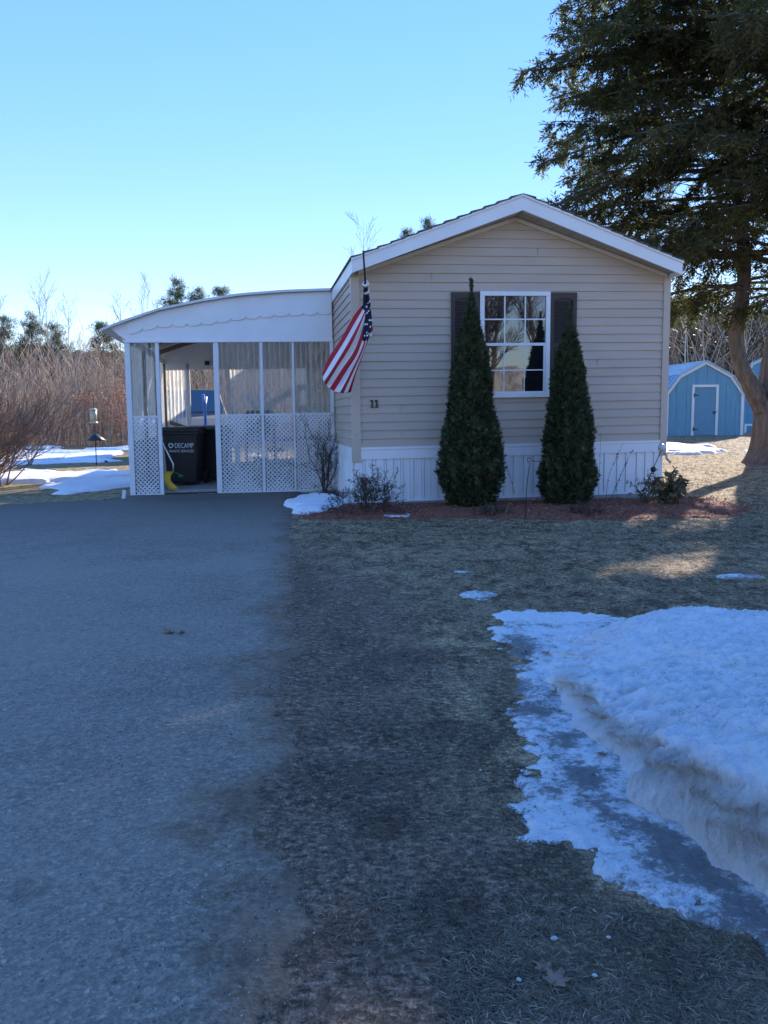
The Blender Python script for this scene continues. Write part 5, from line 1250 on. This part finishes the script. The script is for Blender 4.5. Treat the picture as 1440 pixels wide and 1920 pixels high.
# ================================================================== FAR: van, trampoline
def van():
    vx, vy = -5.9, 25.0; z = tz(vx, vy)
    t = thing('parked_van', 'grey van parked behind the carport, partly hidden by the bins', 'van', (vx, vy, z))
    ca, sa = math.cos(math.radians(-58)), math.sin(math.radians(-58))
    X = lambda x, y, zz: (vx + ca * (x - 2) - sa * y, vy + sa * (x - 2) + ca * y, z + zz)
    body = [(-2.3, 0.45), (1.15, 0.45), (1.98, 0.52), (2.02, 1.0), (1.55, 1.22), (0.98, 1.36), (0.35, 2.12), (-2.0, 2.2), (-2.3, 1.9)]
    MB(X).prism(body, 0, 1.85, 'y').build('body', grey_m, t, bevel=0.05)
    w1 = MB(X); w1.prism([(0.10, 1.38), (0.80, 1.38), (0.22, 2.0), (0.10, 2.0)], -0.012, 0.004, 'y'); w1.prism([(-1.1, 1.38), (0.0, 1.38), (0.0, 2.0), (-1.1, 2.02)], -0.012, 0.004, 'y'); w1.build('side_window', glass_m, t)
    MB(X).add([(0.95, 0.1, 1.42), (0.95, 1.75, 1.42), (0.42, 1.68, 2.08), (0.42, 0.17, 2.08), (0.97, 0.1, 1.425), (0.97, 1.75, 1.425), (0.44, 1.68, 2.085), (0.44, 0.17, 2.085)], BXF).build('windscreen', glass_m, t)
    MB(X).beam((1.02, -0.01, 1.36), (0.36, -0.01, 2.12), 0.05, 0.07).build('pillar_trim', palegrey_m, t)
    for x in (-1.5, 1.35):
        MB(X).tube([(x, -0.03, 0.34), (x, 0.2, 0.34)], 0.34, 20).build('wheel', rubber_m, t)
    MB(X).box(2.0, 2.05, 0.12, 0.4, 0.75, 0.95).build('headlight', palegrey_m, t)
van()
def tramp():
    cx, cy = -3.25, 23.0; z0 = tz(cx, cy); r_ = 1.5
    t = thing('trampoline', 'trampoline with blue padded rim and blue forked poles behind the carport', 'trampoline', (cx, cy, z0))
    ring = [(cx + r_ * math.cos(a), cy + r_ * math.sin(a), 0.68) for a in np.linspace(0, 2 * math.pi, 33)]
    m = MB()
    for a, b_ in zip(ring[:-1], ring[1:]): m.beam(a, b_, 0.26, 0.06)
    m.build('pad', bluetube_m, t)
    MB().lathe([(1.36, 0.655), (1.36, 0.665)], (cx, cy, 0), 32).build('mat', black_m, t)
    for k in range(4):
        a = k * math.pi / 2 + math.pi * 1.02; x, y = cx + r_ * math.cos(a), cy + r_ * math.sin(a)
        MB().tube([(x, y, 0), (x, y, 0.66)], 0.03, 8).build('leg', alu_m, t)
        tx, ty = -math.sin(a), math.cos(a)
        MB().tube([(x, y, 0.68), (x, y, 1.3), (x + tx * 0.08, y + ty * 0.08, 1.55), (x + tx * 0.26, y + ty * 0.26, 1.85)], 0.04, 8).build('pole', bluetube_m, t, True)
        MB().tube([(x, y, 1.3), (x - tx * 0.1, y - ty * 0.1, 1.6), (x - tx * 0.3, y - ty * 0.3, 1.8)], 0.03, 8).build('pole', bluetube_m, t, True)
        a2 = a + math.pi / 3; x2, y2 = cx + r_ * math.cos(a2), cy + r_ * math.sin(a2)
tramp()

# ================================================================== BACKGROUND WOODS
def brush(name, label, x0, x1, y0, y1, n, hr_, mat, seed, nleaf=0, leafm=None, leaf_h=1.8, thick=(0.012, 0.022), holes=None):
    global rng
    old = rng; rng = np.random.default_rng(seed); sg = []; tone = []
    for i in range(n):
        x = rng.uniform(x0, x1); y = rng.uniform(y0, y1)
        h = rng.uniform(*hr_) * (0.8 + 0.25 * float(fbm(x * 0.15, y * 0.15, 2, seed)))
        k0 = len(sg)
        d = (rng.normal(0, 0.16), rng.normal(0, 0.16), 1)
        grow(sg, (x, y, tz(x, y) - 0.1), d, h, rng.uniform(*thick), 1, 4, 7, 0.09, 0.05, 0.45, 0.42, 0.5, 0.15, 0.0065)
        tone += [rng.random() ** 1.3] * (len(sg) - k0)
    o = segs_obj(name, sg, mat, None, np.array(tone)); props(o, label, 'brush', kind='stuff')
    if nleaf:
        x = rng.uniform(x0, x1, nleaf); y = rng.uniform(y0 - 1, y1, nleaf); z = terrain(x, y) + rng.random(nleaf) ** 1.3 * leaf_h * (1 + 0.5 * fbm(x * 0.4, y * 0.4, 3, seed))
        C = np.stack([x, y, z], -1); v, f = leaves(C, unit(rng.normal(0, 1, (nleaf, 3)) + [0, 0, 1.2]), unit(rng.normal(0, 1, (nleaf, 3))), rng.uniform(0.06, 0.22, nleaf), rng.uniform(0.012, 0.035, nleaf))
        o = link_mesh(name + '_leaves', v, f, leafm, None, rnd=np.repeat(rng.random(nleaf), 4)); props(o, 'reddish brown dead leaves and stalks low in the brush', 'brush', kind='stuff')
    rng = old
brush('roadside_brush', 'dense tangle of bare brown saplings at the back of the yard', -34, 3, 37, 52, 2600, (2.8, 6.2), brush_m, 501, 34000, brushleaf_m, 2.5)
brush('woods_edge', 'dark tangle of bare grey trees behind the blue sheds', 8, 40, 44, 58, 620, (5.0, 10.0), brush_m, 502, 0, None, 1, (0.03, 0.07))
# distant wooded rise closing the view
def hill(name, x0, x1, yb, hfn, seed, label):
    xs_ = np.linspace(x0, x1, 240); V = []
    rows = [(0, 0), (0.3, 0.45), (1.2, 0.8), (3.0, 1.0), (9.0, 1.0), (14, 0.0)]
    for x in xs_:
        h = hfn(x) * (1 + 0.16 * float(fbm(x * 0.9, 0, 4, seed)) + 0.08 * float(fbm(x * 4, 1, 3, seed + 2)))
        for (dy, k) in rows: V.append((x, yb + dy + 0.6 * float(fbm(x * 0.5, k * 7, 2, seed + 4)), -0.5 + (h + 0.5) * k))
    r_ = len(rows); F = [(i * r_ + j, (i + 1) * r_ + j, (i + 1) * r_ + j + 1, i * r_ + j + 1) for i in range(239) for j in range(r_ - 1)]
    props(link_mesh(name, V, F, (hill_m if yb > 0 else opp_m), None, True), label, kind='structure')
hill('far_hill', -80, 60, 66, lambda x: 6.6 + 2.6 * sst(2, 14, x), 601, 'low wooded rise behind the yard')
hill('opposite_hill', -90, 90, -75, lambda x: 6.5, 602, 'wooded rise across the road behind the viewer')

def pine(px, ptop, Y, seed, label, rad=2.0, base=None):
    r_ = np.random.default_rng(seed); top = ad(px, ptop, Y); x, y, zt = top; z0 = tz(x, y)
    t = thing('pine_tree', label, 'tree', (x, y, z0), 'pines rising behind the yard')
    MB().tube([(x, y, z0 - 0.2), (x, y, zt * 0.6), (x, y, zt - 0.2)], [0.16, 0.10, 0.02], 7).build('trunk', twig_m, t)
    sg = []; C = []; D = []; T = []
    z = zt; zlow = max(z0 + 1.0, zt - 7.5)
    while z > zlow:
        dz = zt - z; L = min(rad, 0.35 + dz * 0.42)
        for k in range(r_.integers(3, 6)):
            if r_.random() < 0.15: continue
            a = r_.random() * 6.283; l = L * r_.uniform(0.55, 1.1); rise = r_.uniform(0.05, 0.45)
            d = np.array([math.cos(a), math.sin(a), rise]); p = np.array([x, y, z - 0.1]); e = p + d * l
            sg.append([*p, *e, 0.03, 0.008])
            for q in range(int(6 + l * 8)):
                tt = r_.uniform(0.35, 1.05); c = p + d * l * tt + r_.normal(0, 0.20, 3) * [1, 1, 0.6]
                m_ = 22; tone = r_.random()
                C.append(c + r_.normal(0, 0.10, (m_, 3))); D.append(unit(r_.normal(0, 1, (m_, 3)) + d * 0.4 + [0, 0, 0.7])); T += [tone] * m_
        z -= r_.uniform(0.38, 0.6)
    C = np.concatenate(C); D = np.concatenate(D); n = len(C)
    v, f = leaves(C, D, unit(r_.normal(0, 1, (n, 3))), r_.uniform(0.18, 0.32, n), r_.uniform(0.018, 0.035, n))
    link_mesh('crown', v, f, pine_m, t, rnd=np.repeat(np.clip(np.array(T) + r_.normal(0, 0.2, n), 0, 1), 4))
    segs_obj('branches', sg, twig_m, t)
for i, (px, py, Y, rad, lb) in enumerate([
    (5, 600, 56, 1.9, 'pine at the left edge above the bare shrub'), (58, 596, 58, 2.2, 'bushy pine second from the left edge'), (104, 612, 60, 1.9, 'dark pine just left of the lone feeder, third from left'),
    (192, 612, 62, 2.0, 'pine whose top shows just left of the carport roof corner'), (332, 530, 60, 2.3, 'tallest pine rising above the curved carport roof'),
    (370, 547, 61, 1.5, 'pine touching the right side of the tallest one above the carport'), (414, 545, 64, 1.6, 'small pine top farthest right above the carport roof'),
    (806, 414, 70, 1.6, 'pine tip peeking over the house roof left of the peak'), (762, 436, 72, 1.4, 'tiny pine tip lower on the house roof line')]):
    pine(px, py, Y, 700 + i, lb, rad)
def bare_tree(px, ptop, Y, seed, label, r0=0.09, depth=3, mat=None, kids=6, group='bare saplings above the brush', xyz=None, cat='tree'):
    global rng
    old = rng; rng = np.random.default_rng(seed)
    if xyz: x, y, zt = xyz
    else: x, y, zt = ad(px, ptop, Y)
    z0 = tz(x, y); t = thing('bare_tree', label, cat, (x, y, z0), group); sg = []
    Hh = (zt - z0) / 0.97; n_ = 10; p = np.array([x, y, z0 - 0.1]); d = np.array([0, 0, 1.]); pts = [p]; rd = [r0 * (1 - 0.92 * i / n_) for i in range(n_ + 1)]
    for i in range(n_):
        d = unit(d + rng.normal(0, 0.035, 3) + [0, 0, 0.1]); p = p + d * Hh / n_; pts.append(p)
    MB().tube([tuple(a) for a in pts], rd, 7).build('trunk', mat or twig_m, t, True)
    for k in range(26):
        tt = 0.28 + 0.68 * (k + rng.random()) / 26; i = min(n_ - 1, int(tt * n_)); bp = pts[i] + (pts[i + 1] - pts[i]) * (tt * n_ - i)
        a = rng.random() * 6.283; dd = np.array([math.cos(a) * 0.62, math.sin(a) * 0.62, 0.8])
        grow(sg, bp, dd, Hh * 0.27 * (1.1 - tt * 0.75), rd[i] * 0.45, depth - 2, 5, kids, 0.08, 0.08, 0.42, 0.5, 0.55, 0.2, 0.007)
    segs_obj('branches', sg, mat or twig_m, t); rng = old; return t
for i, (px, py, Y, m_, lb) in enumerate([
    (85, 520, 52, birch_m, 'tallest pale birch between the two left pines'), (62, 548, 54, twig_m, 'thin bare tree left of the tallest birch'), (128, 568, 55, twig_m, 'faint bare tree right of the third pine'),
    (12, 558, 50, twig_m, 'bare tree at the far left edge of the sky'), (243, 522, 50, birch_m, 'bare birch rising over the low end of the carport roof'), (222, 560, 52, twig_m, 'short bare tree left of the carport birch'),
    (292, 572, 54, twig_m, 'slender bare tree beside the tallest pine'), (689, 425, 52, twig_m, 'bare treetop poking above the house eave behind the flag pole'),
    (140, 655, 42, birch_m, 'pale leaning trunk in the brush left of the feeder'), (172, 660, 41, birch_m, 'thin whitish trunk in the brush above the feeder')]):
    bare_tree(px, py, Y, 800 + i, lb, 0.05 + 0.0 * i, 3, m_)
def oak_sapling(px, py, Y, seed, label, h, w_):
    r_ = np.random.default_rng(seed); c = ad(px, py, Y); z0 = tz(c[0], c[1]); t = thing('oak_sapling', label, 'sapling', (c[0], c[1], z0), 'oak saplings holding orange leaves')
    global rng
    old = rng; rng = r_; sg = []
    grow(sg, (c[0], c[1], z0), (0, 0, 1), c[2] + h * 0.5 - z0, 0.025, 1, 5, 9, 0.08, 0.05, 0.5, 0.4, 0.5, 0.3, 0.006); segs_obj('stem', sg, twig_m, t); rng = old
    n = 260; C = np.array([c]) + r_.normal(0, 1, (n, 3)) * [w_ * 0.42, 0.35, h * 0.36]
    v, f = leaves(C, unit(r_.normal(0, 1, (n, 3))), unit(r_.normal(0, 1, (n, 3))), r_.uniform(0.07, 0.13, n), r_.uniform(0.03, 0.06, n))
    link_mesh('foliage', v, f, orange_m, t, rnd=np.repeat(r_.random(n), 4))
oak_sapling(157, 752, 36, 901, 'orange leaved sapling just left of the bird feeder', 0.5, 0.7)
oak_sapling(222, 735, 36, 902, 'orange leaved sapling close to the carport post', 0.9, 0.7)
oak_sapling(205, 765, 35.5, 903, 'paler orange sapling low between feeder and carport post', 0.9, 0.9)
oak_sapling(120, 790, 36, 904, 'reddish sapling low in the brush left of the feeder', 0.6, 0.9)
oak_sapling(228, 790, 36, 905, 'low orange sapling beside the carport post near the snow', 0.8, 0.6)
# dark evergreen undergrowth behind the sheds
n = 26000; r_ = np.random.default_rng(77); x = r_.uniform(8, 40, n); y = r_.uniform(46, 60, n)
z = terrain(x, y) + r_.random(n) * (6.2 + 2.6 * fbm(x * 0.5, y * 0.2, 3, 78)); C = np.stack([x, y, z], -1)
v, f = leaves(C, unit(r_.normal(0, 1, (n, 3)) + [0, 0, -0.5]), unit(r_.normal(0, 1, (n, 3))), r_.uniform(0.25, 0.6, n), r_.uniform(0.12, 0.3, n))
props(link_mesh('evergreen_undergrowth', v, f, leafmat('shade_needles', [(0, (0.03, 0.035, 0.022)), (1, (0.12, 0.12, 0.08))], 0.15), None, rnd=np.repeat(r_.random(n), 4)), 'dark evergreen mass of the woods behind the sheds', 'woods', kind='stuff')
# trees across the road, seen only mirrored in the window
for i, (x, y, h) in enumerate([(15.5, -13, 11), (13.2, -14, 10), (26.0, -17, 12), (15.6, -19, 12), (17.0, -24, 14)]):
    t = bare_tree(0, 0, 0, 950 + i, ['bare spreading tree across the road mirrored in the window', 'tall bare tree across the road, second mirrored in the window', 'bare tree across the road farthest right', 'bare tree across the road farthest left', 'bare tree across the road set farthest back'][i], 0.16, 4, darktwig_m, 9, 'bare trees across the road', (x, y, h))

# ================================================================== FALLEN LEAVES, STONES
def maple_leaf(px, py, size, rot, seed, label, z=0.012, curl=0.25):
    c = gp(px, py, z); r_ = np.random.default_rng(seed)
    t = thing('fallen_leaf', label, 'leaf', (c[0], c[1], z), 'fallen brown leaves')
    out = []; lobes = [(90, 1.0), (38, 0.86), (142, 0.86), (-18, 0.62), (198, 0.62)]
    ang = np.radians(np.linspace(-80, 260, 61))
    for a in ang:
        r0 = 0.46
        for la, ll in lobes:
            d = abs((math.degrees(a) - la + 180) % 360 - 180); r0 = max(r0, 0.45 + (ll - 0.40) * max(0, 1 - (d / 27) ** 1.2))
        r0 *= 1 + 0.10 * math.sin(a * 23) + r_.normal(0, 0.02); out.append((math.cos(a) * r0, math.sin(a) * r0))
    V = [(0, 0, 0)]
    for k in (0.5, 1.0):
        for (x, y) in out: V.append((x * k, y * k, 0))
    n_ = len(out); W = []
    ca, sa = math.cos(rot), math.sin(rot)
    for x, y, _ in V:
        zz_ = curl * (x * x + y * y) * (0.5 + 0.5 * math.sin(3 * math.atan2(y, x) + seed)) + 0.03 * math.sin(7 * x + 3 * y)
        W.append((c[0] + size / 2 * (ca * x - sa * y), c[1] + size / 2 * (sa * x + ca * y), z + size / 2 * zz_))
    F = [(0, 1 + i, 1 + (i + 1)) for i in range(n_ - 1)] + [(1 + i, 1 + n_ + i, 1 + n_ + i + 1, 1 + i + 1) for i in range(n_ - 1)]
    o = link_mesh('leaf_blade', W, F, fallen_m, t, True, rnd=r_.uniform(0.2, 1, len(W))); o.modifiers.new('t', 'SOLIDIFY').thickness = 0.0006
    st = MB(); st.tube([W[0], (W[0][0] + sa * size * 0.45, W[0][1] - ca * size * 0.45, z + 0.004)], [0.0011, 0.0008], 5); st.build('leaf_stalk', fallen_m, t)
maple_leaf(1042, 1838, 0.085, -0.6, 1, 'large brown maple leaf at the bottom right, partly over another')
maple_leaf(1022, 1812, 0.062, 1.0, 2, 'brown maple leaf tucked behind the large one at bottom right', 0.009)
maple_leaf(693, 1636, 0.045, 2.3, 3, 'tan folded leaf on bare soil near the driveway edge', 0.014, 0.9)
maple_leaf(320, 1186, 0.095, 1.4, 4, 'curled orange brown leaf alone on the driveway', 0.016, 0.9)
maple_leaf(338, 1187, 0.06, 4.4, 5, 'small curled leaf bit beside the leaf on the driveway', 0.016, 1.2)
maple_leaf(1040, 1298, 0.05, 0.4, 6, 'dark red leaf at the foot of the snow bank', 0.02, 0.8)
maple_leaf(1050, 1334, 0.045, 3.0, 7, 'dark red leaf lying lower beside the snow bank', 0.02, 0.8)
maple_leaf(1132, 1414, 0.045, 2.0, 8, 'rust leaf under the snow bank lip', 0.02, 0.8)
maple_leaf(990, 1222, 0.07, 2.6, 9, 'rust leaf at the thin icy edge near the lawn', 0.02, 0.5)
maple_leaf(1022, 1224, 0.06, 5.0, 10, 'brown leaf caught between ice and snow bank top', 0.025, 0.5)
def stone(px, py, r0, seed, label, mat):
    c = gp(px, py, 0.0); r_ = np.random.default_rng(seed); V = []; F = []
    for i in range(7):
        th = math.pi * i / 6
        for k in range(9):
            a = 2 * math.pi * k / 9; rr_ = r0 * (1 + 0.18 * math.sin(2 * a + seed) + 0.12 * math.cos(3 * a + i)); V.append((c[0] + rr_ * math.sin(th) * math.cos(a), c[1] + rr_ * math.sin(th) * math.sin(a) * 0.8, 0.012 + r0 * 0.6 * math.cos(th)))
    for i in range(6):
        for k in range(9): F.append((i * 9 + k, i * 9 + (k + 1) % 9, (i + 1) * 9 + (k + 1) % 9, (i + 1) * 9 + k))
    o = link_mesh('pebble', V, F, mat, None, True); o.modifiers.new('s', 'SUBSURF').levels = 1; props(o, label, 'stone', 'pebbles on the lawn')
peb = pmat('pebble', (0.42, 0.43, 0.45), 0.7, 0.2, 60)
stone(1039, 1768, 0.009, 1, 'pale blue grey pebble above the large maple leaf', peb); stone(1141, 1766, 0.006, 2, 'small grey pebble right of the pale one', peb)
stone(1115, 1838, 0.007, 3, 'grey pebble right of the large maple leaf', peb); stone(973, 1846, 0.007, 4, 'whitish pebble left of the large maple leaf', peb); stone(901, 1450, 0.006, 5, 'white pebble in the middle of the lawn', peb)
stone(160, 931, 0.0, 6, 'x', peb) if False else None
# wooden stub by the carport corner
c = gp(232, 936, 0.0); sb = MB(); sb.beam((c[0], c[1], 0.0), (c[0] + 0.02, c[1], 0.14), 0.05, 0.05, (0, 1, 0)); o = sb.build('wooden_peg', rail_m); props(o, 'short pale peg at the outer foot of the carport', 'peg')
